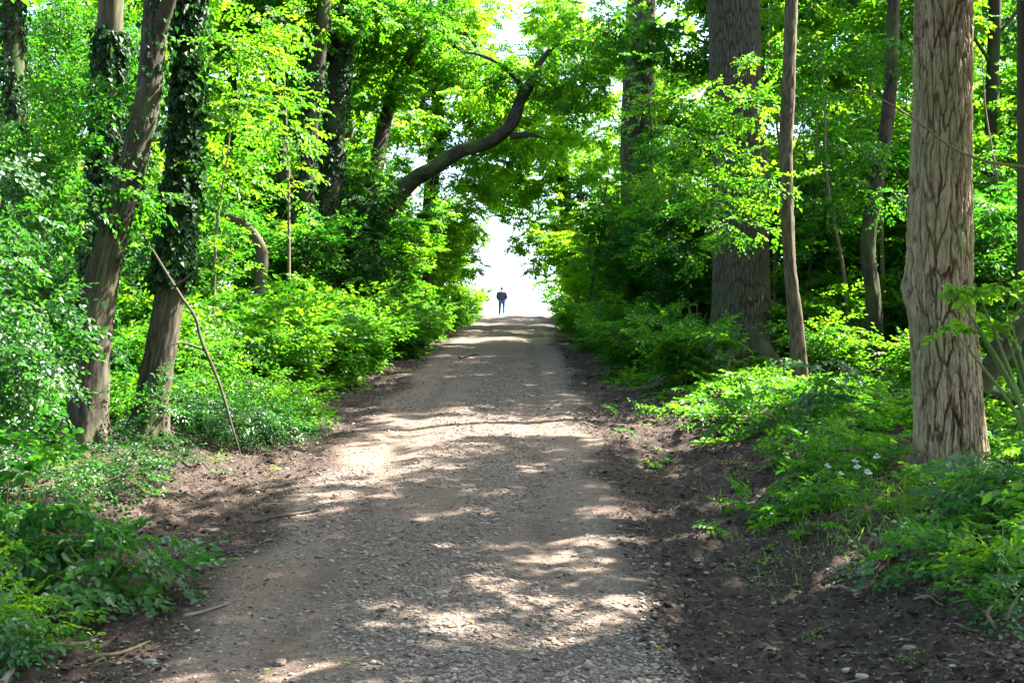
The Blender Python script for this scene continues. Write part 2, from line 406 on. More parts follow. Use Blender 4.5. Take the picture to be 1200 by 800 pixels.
def tube(mb, pts, rad, seg=8, n=24, relief=None, mat=0, cap=True, attr=.5, flare=None, wob=0., seed=0):
    """pts: (k,3), rad: (k,). relief(theta, s, r) -> (offset, attr)"""
    q = spline(np.column_stack([pts, rad]), n)
    P, r = q[:, :3], np.maximum(q[:, 3], .0015)
    T = unit(np.gradient(P, axis=0))
    ref = np.array([0.0, 1.0, 0.0]) if abs(T[0][1]) < .9 else np.array([1.0, 0, 0])
    X = unit(np.cross(np.broadcast_to(ref, T.shape), T)); Y = np.cross(T, X)
    s = np.concatenate([[0], np.cumsum(np.linalg.norm(np.diff(P, axis=0), axis=1))])
    th = np.arange(seg)/seg*2*PI
    TH, S = np.meshgrid(th, s); RR = np.repeat(r[:, None], seg, 1)
    av = np.full(TH.shape, float(attr))
    off = np.zeros(TH.shape)
    if wob:
        off = off + wob*RR*fbm(np.cos(TH)*1.2+seed, np.sin(TH)*1.2, S*.9, seed=seed, oct=3)
    if flare:   # (height, amount, lobes)
        h, a, nl = flare
        off = off + RR*a*np.exp(-S/h)*(1 + .55*np.cos(TH*nl + seed))
    if relief is not None:
        o2, av = relief(TH, S, RR); off = off + o2
    RR = RR + off
    V = P[:, None] + X[:, None]*(np.cos(TH)*RR)[..., None] + Y[:, None]*(np.sin(TH)*RR)[..., None]
    k = len(P)
    i, j = np.meshgrid(np.arange(k-1), np.arange(seg), indexing='ij')
    a0 = i*seg + j; a1 = i*seg + (j+1) % seg
    Fc = np.stack([a0, a1, a1+seg, a0+seg], -1).reshape(-1, 4)
    mb.add(V.reshape(-1, 3), Fc, av.ravel(), mat)
    if cap:
        c = np.concatenate([V[-1], P[-1:]]); idx = np.arange(seg)
        mb.add(c, np.stack([idx, (idx+1) % seg, np.full(seg, seg)], -1), float(attr), mat)
        c = np.concatenate([V[0], P[:1]])
        mb.add(c, np.stack([(idx+1) % seg, idx, np.full(seg, seg)], -1), float(attr), mat)
    return P

def plates(nplate, tall, depth, warp=.6, seed=0, edge=.28, vlow=0., extra=None):
    """furrowed bark: elongated plates; nplate round the trunk, tall = plate height in m"""
    def f(TH, S, R):
        u = TH/(2*PI)*nplate; vv = S/tall
        wx = warp*(2.2*fbm(np.cos(TH)*1.6, np.sin(TH)*1.6, S*.9, seed=seed+3, oct=2) + .9*fbm(np.cos(TH)*6, np.sin(TH)*6, S*3.5, seed=seed+4, oct=2))
        c = cells(u + wx, vv + .5*vnoise(np.cos(TH)*8, np.sin(TH)*8, S*1.2, seed=seed+5), nplate, seed)
        e = sstep(0.02, edge, c)
        fine = fbm(np.cos(TH)*nplate*.9, np.sin(TH)*nplate*.9, S*4, seed=seed+9, oct=4)
        e2 = sstep(.02, .4, cells(2*u + 1.6*wx + 3, 2.6*vv + .6*vnoise(np.cos(TH)*12, np.sin(TH)*12, S*3, seed=seed+6), 2*nplate, seed+11))
        grit = fbm(np.cos(TH)*nplate*2.2, np.sin(TH)*nplate*2.2, S*16, seed=seed+12, oct=3)
        o = depth*(e**.7 - .7) + depth*(.5*fine + .28*e2*e + .3*grit)
        a = np.clip(.08 + .62*e + .22*e2*e + .45*fine + .35*grit, 0, 1)
        if extra is not None: o = o + extra(TH, S, R)
        return o, a
    return f

def rings(lengths):
    """list of (length, step) -> parameter values in 0..1"""
    s = [0.]
    for l, st in lengths:
        k = max(1, int(l/st)); s += list(s[-1] + (np.arange(k)+1)*l/k)
    s = np.array(s); return s/s[-1]

def make_wood(name, root, pts, rad, mat, seg, n, **kw):
    mb = MB(); loc = np.array(root.location)
    tube(mb, np.asarray(pts)-loc, rad, seg, n, **kw)
    return mb.build(name, mat, root, smooth=True)

def crown_lobes(c, r, n, rng, lo=.28, hi=.45, flat=.62):
    L = []
    for i in range(n):
        d = unit(rng.normal(0, 1, 3)); q = d*np.array(r)*rng.random()**(1/2.2)*.85
        rr = rng.uniform(lo, hi)*r[0]
        L.append((c[0]+q[0], c[1]+q[1], c[2]+q[2], rr, rr*flat))
    return L

# ================================================================== GROUND
def axis(segs):
    out = [segs[0][0]]
    for a, b, st in segs:
        k = max(1, int(round((b-a)/st))); out += list(a + (np.arange(k)+1)*(b-a)/k)
    return np.array(out)
GX = axis([(-400, -100, 50), (-100, -30, 7), (-30, -12, 1.2), (-12, -5.5, .2), (-5.5, 5.8, .055), (5.8, 12, .2), (12, 30, 1.2), (30, 100, 7), (100, 400, 50)])
GY = axis([(-120, -20, 20), (-20, 2, 2), (2, 7, .25), (7, 20, .055), (20, 32, .09), (32, 50, .18), (50, 95, .45), (95, 130, 3), (130, 600, 30)])
XX, YY = np.meshgrid(GX, GY)
ZZ = height(XX, YY)
U_, E_ = zones(XX, YY)
soilv = sstep(-.65, .35, E_) + sstep(1.6, 3.2, E_) + .42*np.exp(-((np.abs(U_)-.95)/.28)**2)*(E_ < -.3)
VV = np.stack([XX, YY, ZZ], -1).reshape(-1, 3)
ii, jj = np.meshgrid(np.arange(len(GY)-1), np.arange(len(GX)-1), indexing='ij')
q0 = (ii*len(GX)+jj); QF = np.stack([q0, q0+1, q0+1+len(GX), q0+len(GX)], -1).reshape(-1, 4)
ec = (E_[:-1, :-1] + E_[1:, 1:]).ravel()*.5
yc = YY[:-1, :-1].ravel()
inpath = (ec < .0) & (yc > -18) & (yc < 128)
def sub(mask, name):
    fq = QF[mask]; us, inv = np.unique(fq, return_inverse=True)
    mb = MB(); mb.add(VV[us], inv.reshape(fq.shape), soilv.ravel()[us])
    return tag(mb.build(name, M['ground'], None, smooth=True), kind='structure')
sub(inpath, 'path'); sub(~inpath, 'ground')

# ---- loose gravel on the path
def pebbles(mb, P, S, rng, v):
    n = len(P)
    ph = (1+5**.5)/2
    ico = unit(np.array([(-1, ph, 0), (1, ph, 0), (-1, -ph, 0), (1, -ph, 0), (0, -1, ph), (0, 1, ph), (0, -1, -ph), (0, 1, -ph), (ph, 0, -1), (ph, 0, 1), (-ph, 0, -1), (-ph, 0, 1)]))
    fc = np.array([(0, 11, 5), (0, 5, 1), (0, 1, 7), (0, 7, 10), (0, 10, 11), (1, 5, 9), (5, 11, 4), (11, 10, 2), (10, 7, 6), (7, 1, 8), (3, 9, 4), (3, 4, 2), (3, 2, 6), (3, 6, 8), (3, 8, 9), (4, 9, 5), (2, 4, 11), (6, 2, 10), (8, 6, 7), (9, 8, 1)])
    V = ico[None]*rng.uniform(.65, 1.2, (n, 12, 1))*np.stack([rng.uniform(.8, 1.5, n), rng.uniform(.7, 1.1, n), rng.uniform(.3, .6, n)], 1)[:, None]
    a = rng.uniform(0, 2*PI, n); c, s = np.cos(a)[:, None], np.sin(a)[:, None]
    x, y = V[..., 0]*c - V[..., 1]*s, V[..., 0]*s + V[..., 1]*c
    tl = rng.normal(0, .2, (n, 1))
    V = np.stack([x, y, V[..., 2] + x*tl], -1)*S[:, None, None] + P[:, None]
    Fc = (np.arange(n)[:, None, None]*12 + fc[None]).reshape(-1, 3)
    mb.add(V.reshape(-1, 3), Fc, np.repeat(v, 12))
rg = np.random.default_rng(3)
def scatter(n, x0, x1, y0, y1, keep, rng, pw=1.0):
    t = rng.random(n)**pw
    y = y0 + (y1-y0)*t; x = cx(y) + rng.uniform(x0, x1, n)
    u, e = zones(x, y); k = keep(u, e, x, y, rng.random(n))
    return x[k], y[k], u[k], e[k]
x, y, u, e = scatter(120000, -2.4, 2.4, 7.6, 34, lambda u, e, x, y, r: (e < .12) & (r < (.16 + .9*sstep(-.05, .5, vnoise(x*1.1, y*.5, seed=40)+.6*np.exp(-(u/.6)**2)-.35*np.exp(-((np.abs(u)-1.0)/.3)**2)))), rg, 2.0)
S = np.exp(rg.normal(-4.62, .5, len(x))); S = np.clip(S, .003, .036)
mb = MB(); pebbles(mb, np.stack([x, y, height(x, y) + S*.12], 1), S, rg, np.clip(rg.normal(.5, .24, len(x)), 0, 1))
tag(mb.build('gravel', M['stone'], None), 'loose grey and brown gravel strewn over the track', kind='stuff')
# ---- clods of churned soil in the verges
x, y, u, e = scatter(48000, -4.4, 4.8, 7.6, 36, lambda u, e, x, y, r: (e > -.1) & (e < 2.2) & (r < np.where(u > 0, 1., .6)), rg, 1.7)
S = np.clip(np.exp(rg.normal(-4.35, .5, len(x))), .005, .05)
mb = MB(); pebbles(mb, np.stack([x, y, height(x, y) + S*.15], 1), S, rg, rg.random(len(x))**1.3)
tag(mb.build('soil_crumbs', M['clod'], None), 'dark crumbled soil churned up along both verges', kind='stuff')
x, y, u, e = scatter(3800, -4.4, 4.8, 7.6, 30, lambda u, e, x, y, r: (e > -.1) & (e < 2.4), rg, 1.7)
S = np.clip(np.exp(rg.normal(-4.2, .45, len(x))), .008, .035)
mb = MB(); pebbles(mb, np.stack([x, y, height(x, y) + S*.25], 1), S, rg, np.clip(rg.normal(.62, .22, len(x)), 0, 1))
tag(mb.build('verge_pebbles', M['stone'], None), 'pale pebbles kicked off the track into the dark verges', kind='stuff')
# ---- leaf litter and bits of twig
x, y, u, e = scatter(75000, -9, 9, 7.6, 40, lambda u, e, x, y, r: (e > .05) & (r < np.where(e < 1.0, .75, .9)), rg, 1.6)
n = len(x); P = np.stack([x, y, height(x, y) + .008 + .012*rg.random(n)], 1)
D = np.stack([rg.normal(0, 1, n), rg.normal(0, 1, n), rg.normal(0, .25, n)], 1); Q = np.stack([rg.normal(0, .45, n), rg.normal(0, .45, n), np.ones(n)], 1)
mb = MB(); leaf_geo(mb, P, D, Q, rg.uniform(.02, .055, n), .6, 'd', 0, rg.random(n)**1.5, rg, fold=.3, curl=.25)
x, y, u, e = scatter(5000, -5, 5.5, 7.6, 30, lambda u, e, x, y, r: (e > -.1), rg, 1.6)
n = len(x); P = np.stack([x, y, height(x, y) + .012], 1)
D = np.stack([rg.normal(0, 1, n), rg.normal(0, 1, n), rg.normal(0, .12, n)], 1); Q = np.stack([rg.normal(0, .45, n), rg.normal(0, .45, n), np.ones(n)], 1)
leaf_geo(mb, P, D, Q, rg.uniform(.06, .17, n), .04, 'd', 0, .5+.5*rg.random(n), rg, fold=.6, curl=.1)
x, y, u, e = scatter(900, -2, 2, 7.8, 26, lambda u, e, x, y, r: e < 0, rg, 1.4)
n = len(x); P = np.stack([x, y, height(x, y) + .012], 1)
D = np.stack([rg.normal(0, 1, n), rg.normal(0, 1, n), rg.normal(0, .15, n)], 1); Q = np.stack([rg.normal(0, .3, n), rg.normal(0, .3, n), np.ones(n)], 1)
leaf_geo(mb, P, D, Q, rg.uniform(.02, .05, n), .55, 'd', 0, rg.random(n), rg, fold=.3, curl=.25)
tag(mb.build('leaf_litter', M['dry'], None), 'brown dead leaves and straw littering the forest floor', kind='stuff')

# ================================================================== PROTOTYPES
PARK = []   # prototypes not themselves placed are removed at the end
def understory(name, label, cat, h, spread, nst, leaf, mat, rng, seed, dens=1.0, group=None, low=.12, W=.62, shape='d'):
    """many-stemmed bush: arching stems, flat layered sprays"""
    t = thing(name, label, cat, (0, 0, 0), group)
    mb = MB(); Cs, As = [], []
    for k in range(nst):
        a = 2*PI*(k + rng.uniform(-.3, .3))/nst; hh = h*rng.uniform(.7, 1.05); sp = spread*rng.uniform(.45, 1.0)
        d = np.array([math.cos(a), math.sin(a)])
        pts = [(d[0]*.08, d[1]*.08, -.1)]
        for f in (.25, .5, .75, 1.0):
            o = sp*f**1.6
            pts.append((d[0]*o + rng.normal(0, .05*h*f), d[1]*o + rng.normal(0, .05*h*f), hh*(f - .10*f**3)))
        r0 = .008*h + .006
        m1 = MB(); P = tube(m1, np.array(pts), np.array([r0, r0*.8, r0*.6, r0*.4, r0*.12]), 6, 16)
        m1.build('stem', M['twig'], t, smooth=True)
        nb = int(11*dens*h/3.0)+4
        for b in range(nb):
            f = low + (1-low)*rng.random()**.8; i = min(int(f*15), 15)
            aa = rng.uniform(0, 2*PI); bl = spread*.55*(1.1 - .6*f)*rng.uniform(.5, 1.1)
            bd = np.array([math.cos(aa), math.sin(aa), rng.uniform(-.05, .35)])
            for s in np.arange(.2, 1.01, .27):
                q = P[i] + bd*bl*s + np.array([0, 0, -.12*bl*s*s])
                Cs.append(q); As.append(bd + rng.normal(0, .45, 3)*np.array([1, 1, .4]))
        Cs.append(P[-1]); As.append(P[-1]-P[-3])
    Cs, As = np.array(Cs), np.array(As)
    add_sprays(mb, Cs, As, rng.uniform(.75, 1.35, len(Cs)), leaf, rng, W=W, shape=shape)
    mb.build('foliage', mat, t)
    return t

def bg_tree(name, label, cat, h, r, cb, crad, leaf, ldens, mat, bark, rng, lean=.4, nl=12):
    """background tree: trunk with limbs, crown of lobes from height cb up"""
    t = thing(name, label, cat, (0, 0, 0))
    lx, ly = rng.normal(0, lean, 2)
    pts = np.array([(0, 0, -.3), (lx*.1, ly*.1, h*.2), (lx*.4, ly*.4, h*.45), (lx*.6, ly*.9, h*.7), (lx, ly, h*.97)])
    m1 = MB(); P = tube(m1, pts, np.array([r*1.15, r*.95, r*.75, r*.5, r*.12]), 12, 26, wob=.25, seed=int(rng.integers(99)), flare=(.4, .3, 3))
    m1.build('trunk', bark, t, smooth=True)
    C, A = [], []
    lob = []
    for k in range(nl):
        f = (k+.5)/nl; z = cb + (h-cb)*f*.97; i = int(np.clip(z/h*25, 1, 25))
        a = k*2.4 + rng.uniform(-.5, .5); rr = crad*(.55+.6*math.sin(PI*min(.95, f*.8+.15)))*rng.uniform(.6, 1.05)
        tip = P[i] + np.array([math.cos(a)*rr, math.sin(a)*rr, rr*.28])
        m2 = MB(); tube(m2, np.array([P[max(i-1, 0)], P[i]*.5+tip*.5 + np.array([0, 0, .12*rr]), tip]), np.array([r*.3*(1.1-f*.6), r*.18*(1.1-f*.6), .008]), 5, 10)
        m2.build('limb', bark, t, smooth=True)
        for s in (.55, .95):
            c = P[i]*(1-s) + tip*s; q = crad*rng.uniform(.20, .33)
            lob.append((c[0], c[1], c[2]+.1*q, q*1.15, q*.55))
    C, A = lobe_sprays(lob, ldens, rng)
    mb = MB(); add_sprays(mb, C, A, rng.uniform(.8, 1.4, len(C)), leaf, rng)
    mb.build('crown', mat, t)
    return t

rp = np.random.default_rng(21)
HZ = [understory('hazel_bush', 'x', 'bush', 4.6, 2.1, 6, .135, M['hazel'], rp, i, dens=1.25) for i in range(3)]
HY = [understory('beech_bush', 'x', 'bush', 5.6, 2.3, 6, .135, [M['beech'], M['young']][i], rp, i, dens=1.2) for i in range(2)]  # second kind takes the lighter leaf, sunlight put into its colour
HB = [understory('leafy_shrub', 'x', 'shrub', 1.7, 1.15, 6, .11, M['herb'], rp, i, dens=1.6, low=.05) for i in range(2)]
BT = [bg_tree('broadleaf_tree', 'x', 'tree', 15., .17, 4.2, 3.0, .15, 46, M['beech'], M['dark_bark'], rp),
      bg_tree('broadleaf_tree', 'x', 'tree', 17., .22, 5.5, 3.5, .15, 40, M['hazel'], M['dark_bark'], rp),
      bg_tree('broadleaf_tree', 'x', 'tree', 13., .12, 3.2, 2.6, .14, 46, M['young'], M['brown_bark'], rp)]
PARK += HZ + HY + HB + BT
used = set()
def put(proto, x, y, label, rz=None, s=1., group=None):
    rz = random.uniform(0, 6.28) if rz is None else rz
    used.add(proto.name)
    return dup(proto, (x, y, gz(x, y)), rz, s, label, group)
exec_parts = []
# ================================================================== PROMINENT TREES
rt = np.random.default_rng(77)
def hero_tree(name, label, pix, bark, seg, fine, relief=None, flare=None, wob=.12, top=None, crown=None, leaf=.16, ldens=26, lmat=None, ivy=None, limbs=(), seed=1, cat='tree', group=None, cshape='d', low=None, lowmat=None, lowleaf=.085, lowdens=95, roots=0):
    """pix: rows of (px, py, d, diameter px) from the base up; top: extra world offsets (dx,dy,dz,r) above the last row"""
    pts = [at(px, py, d) for px, py, d, w in pix]; rad = [w*.5*d/F for px, py, d, w in pix]
    b = pts[0].copy(); g = gz(b[0], b[1])
    t = thing(name, label, cat, (b[0], b[1], g), group)
    p0 = b.copy(); p0[2] = min(g, b[2]) - .25
    pts = [p0] + pts; rad = [rad[0]*1.05] + rad
    if top:
        q = pts[-1].copy()
        for dx, dy, dz, r in top:
            pts.append(q + np.array([dx, dy, dz])); rad.append(r)
    mb = MB(); loc = np.array(t.location)
    ln = np.linalg.norm(np.diff(np.array(pts), axis=0), axis=1).sum()
    nn = rings([(min(fine[0], ln), fine[1]), (max(ln-fine[0], .5), .35)])
    P = tube(mb, np.array(pts)-loc, np.array(rad), seg, nn, relief=relief, flare=flare, wob=wob, seed=seed)
    mb.build('trunk', bark, t, smooth=True)
    for k in range(roots):
        a = 2*PI*(k + rt.uniform(-.3, .3))/roots + seed; r0 = rad[1]; dd = np.array([math.cos(a), math.sin(a)]); ln_ = r0*rt.uniform(2.0, 3.2)
        rp_ = []
        for f, zz in ((.35, .75*r0+.12), (.85, .34*r0), (1.25, .10*r0), (1.8, 0.), (1.0, 0.)):
            q = dd*(r0*f if f != 1.0 or zz else ln_); bx, by = loc[0]+q[0], loc[1]+q[1]
            rp_.append((q[0], q[1], height(np.array([bx]), np.array([by]))[0]-loc[2] + (zz if zz else -.02)))
        m2 = MB(); tube(m2, np.array(rp_), np.array([.42, .33, .24, .15, .05])*r0, 12, 22, wob=.35, seed=seed+k, relief=plates(9, .4, .010, .6, 30+k, .4)); m2.build('root', bark, t, smooth=True)
    for lp, lr in limbs:
        m2 = MB(); tube(m2, np.array(lp)-loc, np.array(lr), 14, 40, wob=.3, seed=seed+3)
        m2.build('limb', bark, t, smooth=True)
    if crown:
        C, A = lobe_sprays([(x-loc[0], y-loc[1], z-loc[2], r1, r2) for x, y, z, r1, r2 in crown], ldens, rt)
        mb = MB(); add_sprays(mb, C, A, rt.uniform(.8, 1.4, len(C)), leaf, rt, shape=cshape)
        mb.build('crown', lmat, t)
    if low:
        C, A = lobe_sprays([(x-loc[0], y-loc[1], z-loc[2], r1, r2) for x, y, z, r1, r2 in low], lowdens, rt)
        mb = MB(); add_sprays(mb, C, A, rt.uniform(.7, 1.2, len(C)), lowleaf, rt)
        mb.build('sprigs', lowmat or lmat, t)
    if ivy:   # (s0, s1, number, leaf)
        s0, s1, n, lf = ivy
        Pp = spline(np.column_stack([np.array(pts)-loc, rad]), 200)
        s = s0 + (s1-s0)*rt.random(n); i = np.clip((s*199).astype(int), 0, 198); th = rt.uniform(0, 2*PI, n)
        keep = vnoise(np.cos(th)*1.5, np.sin(th)*1.5, s*26, seed=seed) > -.35 - .3*s
        s, i, th = s[keep], i[keep], th[keep]
        out = np.stack([np.cos(th), np.sin(th), np.zeros(len(s))], 1)
        r = Pp[i, 3]*1.03 + rt.exponential(.035, len(s)); c = Pp[i, :3] + out*r[:, None]
        D = np.stack([rt.normal(0, .5, len(s)), rt.normal(0, .5, len(s)), -np.ones(len(s))], 1) + out*.45
        mb = MB(); leaf_geo(mb, c, D, out + rt.normal(0, .35, (len(s), 3)) + np.array([0, 0, .35]), lf*rt.uniform(.6, 1.2, len(s)), .85, 'd', 0, None, rt)
        mb.build('ivy', M['ivy'], t)
    return t
def sprigs(*pp, r=.5): return [(*at(a, b, d), r*rt.uniform(.7, 1.2), r*.32) for a, b, d in pp]
def world_lobes(c, r, n, lo=.25, hi=.42, flat=.6): return crown_lobes(c, r, n, rt, lo, hi, flat)

# robinia in the right foreground, deeply furrowed, burr on its left side
def burr(TH, S, R):
    d = (np.angle(np.exp(1j*(TH - BURR_T))))
    g = np.exp(-(d/.55)**2 - ((S-2.35)/.26)**2); hole = np.exp(-(d/.22)**2 - ((S-2.2)/.12)**2)
    return .075*g - .12*hole
BURR_T = PI*.90
def robinia_relief(TH, S, R):
    c, sn = np.cos(TH), np.sin(TH)
    w = .30*fbm(c*1.8, sn*1.8, S*1.3, seed=41, oct=3)
    zig = .22*vnoise(c*7, sn*7, S*5, seed=42) + .12*vnoise(c*16, sn*16, S*14, seed=43)
    big = cells(TH/(2*PI)*20 + 1.6*w + zig + .22*np.sin(S*2.6 + 3*w), S/.62 + .6*vnoise(c*5, sn*5, S*.8, seed=44), 20, 45)
    mid = cells(TH/(2*PI)*40 + 2.4*w + 1.8*zig, S/.24 + .7*vnoise(c*9, sn*9, S*2, seed=46), 40, 47)
    E = sstep(0, .17, big); m = sstep(.02, .3, mid)
    f = fbm(c*30, sn*30, S*5, seed=48, oct=4); g = fbm(c*55, sn*55, S*45, seed=49, oct=2)
    o = .040*(E**.6 - .7) + .013*m*E + .014*f + .006*g + .012*vnoise(c*2.5, sn*2.5, S*2, seed=50)
    a = np.clip(.0 + .46*E + .30*m*(.3+.7*E) + .75*f + .6*g + .25*vnoise(c*3, sn*3, S*1.1, seed=51), 0, 1)
    return o + burr(TH, S, R), a
hero_tree('robinia_tree', 'stout pale grey tree with deep criss-cross furrowed bark and a burr on its flank',
          [(1114, 548, 14.5, 78), (1111, 470, 14.5, 72), (1104, 380, 14.5, 70), (1101, 330, 14.5, 70), (1102, 200, 14.5, 67), (1105, 60, 14.5, 62), (1105, -60, 14.5, 60)],
          M['robinia'], 340, (7.8, .024), relief=robinia_relief, roots=5, flare=(.3, .16, 5), wob=.09,
          top=[(.1, .2, 2.5, .26), (.3, .4, 6, .14), (.4, .5, 9, .03)], crown=world_lobes((6.2, 15.2, 11.8), (3.6, 3.6, 3.0), 15), leaf=.15, ldens=17, lmat=M['beech'])
# big oak by the path
hero_tree('oak_tree', 'massive mossy oak with dark rugged trunk and flared base beside the right verge',
          [(866, 462, 27, 92), (866, 420, 27, 76), (868, 340, 27, 66), (866, 200, 27, 63), (861, 80, 27, 61), (858, -40, 27, 60)],
          M['oak'], 260, (11.0, .04), roots=6, relief=plates(48, .36, .020, .45, 9, .3), flare=(.55, .42, 5), wob=.10,
          top=[(0, .2, 3, .42), (.4, .5, 7, .22), (.6, .6, 11, .04)], crown=world_lobes((8.4, 29.5, 18.5), (4.6, 5.0, 3.6), 18), leaf=.17, ldens=11, lmat=M['beech'])
# thin trunks between oak and robinia
hero_tree('slender_tree', 'slim brown curving trunk standing just right of the massive oak',
          [(938, 442, 22, 19), (933, 380, 22, 17), (924, 290, 22, 15), (921, 180, 22, 16), (925, 70, 22, 15), (928, -30, 22, 14)],
          M['brown_bark'], 40, (8, .05), wob=.24, relief=plates(12, .35, .008, .8, 21, .4), top=[(.1, .1, 2.5, .08), (.5, .2, 5, .02)], crown=world_lobes((5.6, 22.5, 13.2), (2.0, 2.0, 2.2), 6), low=sprigs((880, 125, 22.6), (850, 185, 23), (900, 60, 22.5), (868, 262, 22.6), (840, 110, 23), (895, 210, 22), (812, 160, 23.4), (835, 235, 23.5), (790, 210, 24), (800, 290, 24)), leaf=.15, ldens=24, lmat=M['beech'], seed=3)
hero_tree('slender_tree', 'slim dark bent trunk between the curving brown trunk and the furrowed robinia',
          [(1026, 412, 25.5, 20), (1023, 350, 25.5, 18), (1017, 285, 25.5, 17), (1027, 215, 25.5, 16), (1042, 120, 25.5, 15), (1048, -30, 25.5, 14)],
          M['dark_bark'], 40, (9, .06), wob=.24, relief=plates(12, .35, .008, .8, 22, .4), top=[(.1, .1, 3, .08), (.1, .2, 6, .02)], crown=world_lobes((8.4, 26.5, 13), (2.4, 2.4, 2.6), 12), low=sprigs((985, 55, 25), (1000, 175, 25), (960, 120, 25.5), (1040, 230, 24.6), (970, 240, 26), (1050, 60, 25)), leaf=.15, ldens=24, lmat=M['hazel'], seed=4)
hero_tree('slender_tree', 'straight olive trunk cut by the right edge behind the furrowed robinia',
          [(1199, 420, 19, 14), (1199, 300, 19, 13), (1198, 150, 19, 12), (1197, -30, 19, 11)],
          M['grey_bark'], 20, (7, .1), wob=.15, top=[(.1, .1, 3, .05), (.1, .2, 5, .02)], crown=world_lobes((8.0, 19.6, 11), (1.8, 1.8, 2), 8), leaf=.14, ldens=24, lmat=M['beech'], seed=5)
# tall bare trunk high on the right of the tunnel
hero_tree('tall_tree', 'thick straight grey-brown trunk rising from the leaves left of the massive oak',
          [(748, 395, 44, 44), (747, 300, 44, 40), (746, 180, 44, 37), (748, 100, 44, 36), (752, -20, 44, 34)],
          M['grey_bark'], 40, (14, .12), relief=plates(24, .6, .02, .8, 6, .4), wob=.12, flare=(.5, .3, 4),
          top=[(.1, .1, 3, .4), (.3, .4, 7, .12)], crown=world_lobes((4.9, 45, 21.0), (4.0, 4.0, 3.0), 14), leaf=.17, ldens=14, lmat=M['beech'], seed=6)
# left pair in front
hero_tree('leaning_tree', 'smooth grey-brown leaning trunk with a torn branch stub, nearest on the left',
          [(103, 528, 17, 50), (104, 470, 17, 44), (109, 400, 17, 42), (121, 320, 17, 37), (139, 250, 17, 34), (161, 170, 17, 31), (177, 90, 17, 29), (187, -30, 17, 27)],
          M['grey_bark'], 56, (7.5, .05), roots=5, relief=plates(22, .9, .011, .8, 14, .5), flare=(.3, .45, 5), wob=.14,
          top=[(.3, .1, 2.5, .1), (.9, .2, 6, .02)], crown=world_lobes((-5.4, 17.5, 12.5), (3.0, 3.0, 2.6), 14), low=sprigs((95, 110, 17.6), (60, 190, 17.4), (150, 225, 16.4), (85, 250, 16.5), (60, 150, 18)), leaf=.15, ldens=24, lmat=M['hazel'],
          limbs=[([at(181, 60, 17), at(190, 25, 16.9), at(201, -8, 16.8), at(206, -40, 16.7)], [.11, .10, .085, .06])], seed=7, ivy=(.22, .6, 700, .1))
hero_tree('ivy_clad_tree', 'dark trunk wrapped in ivy with a bare flaking foot, left of the path',
          [(174, 522, 17.6, 46), (181, 455, 17.6, 40), (193, 380, 17.6, 35), (204, 300, 17.6, 32), (213, 225, 17.6, 29), (219, 130, 17.6, 27), (224, -30, 17.6, 26)],
          M['grey_bark'], 56, (7.5, .05), roots=5, relief=plates(24, .55, .012, .9, 15, .5), flare=(.3, .5, 5), wob=.16,
          top=[(.1, .1, 2.5, .15), (.2, .2, 6, .03)], crown=world_lobes((-4.6, 18.4, 12.5), (2.8, 2.8, 2.6), 13), low=sprigs((272, 55, 17.6), (298, 120, 18), (262, 200, 17.8), (305, 60, 18.5), (335, 150, 19), (285, 160, 19), (320, 20, 18.5)), leaf=.15, ldens=24, lmat=M['beech'], seed=8, ivy=(.19, .66, 7500, .12))
hero_tree('ivy_clad_tree', 'upright ivied trunk half hidden behind the smooth leaning trunk',
          [(98, 470, 21, 36), (110, 380, 21, 33), (118, 280, 21, 32), (125, 180, 21, 31), (129, 80, 21, 31), (132, -30, 21, 30)],
          M['grey_bark'], 36, (8.5, .1), flare=(.3, .3, 4), wob=.15, relief=plates(20, .7, .010, .9, 16, .5),
          top=[(.1, .1, 3, .16), (.2, .2, 7, .03)], crown=world_lobes((-6.8, 21.8, 14), (3, 3, 2.6), 13), leaf=.15, ldens=24, lmat=M['hazel'], seed=9, ivy=(.05, .46, 4200, .13))
hero_tree('straight_tree', 'straight dark trunk at the far left rising behind the white-flecked hawthorn',
          [(38, 440, 23, 27), (33, 330, 23, 26), (24, 200, 23, 24), (18, 100, 23, 24), (15, -30, 23, 22)],
          M['dark_bark'], 30, (9, .1), wob=.15, flare=(.3, .25, 4), top=[(.1, .1, 3, .12), (.2, .2, 6, .02)],
          crown=world_lobes((-9, 23.6, 14.5), (2.6, 2.6, 2.6), 12), leaf=.15, ldens=24, lmat=M['hazel'], lowdens=72, low=sprigs((110, 100, 27), (160, 60, 27), (55, 40, 28), (45, 60, 26), (40, 25, 27), (85, 90, 27), (130, 30, 27), (78, 28, 26), (70, 98, 26), (145, 60, 25), (152, 105, 25), (50, 115, 25), (95, 70, 27), (60, 10, 26), (150, 20, 26), (5, 60, 25), (90, 125, 26), r=.7), seed=10, ivy=(.06, .6, 2600, .12))
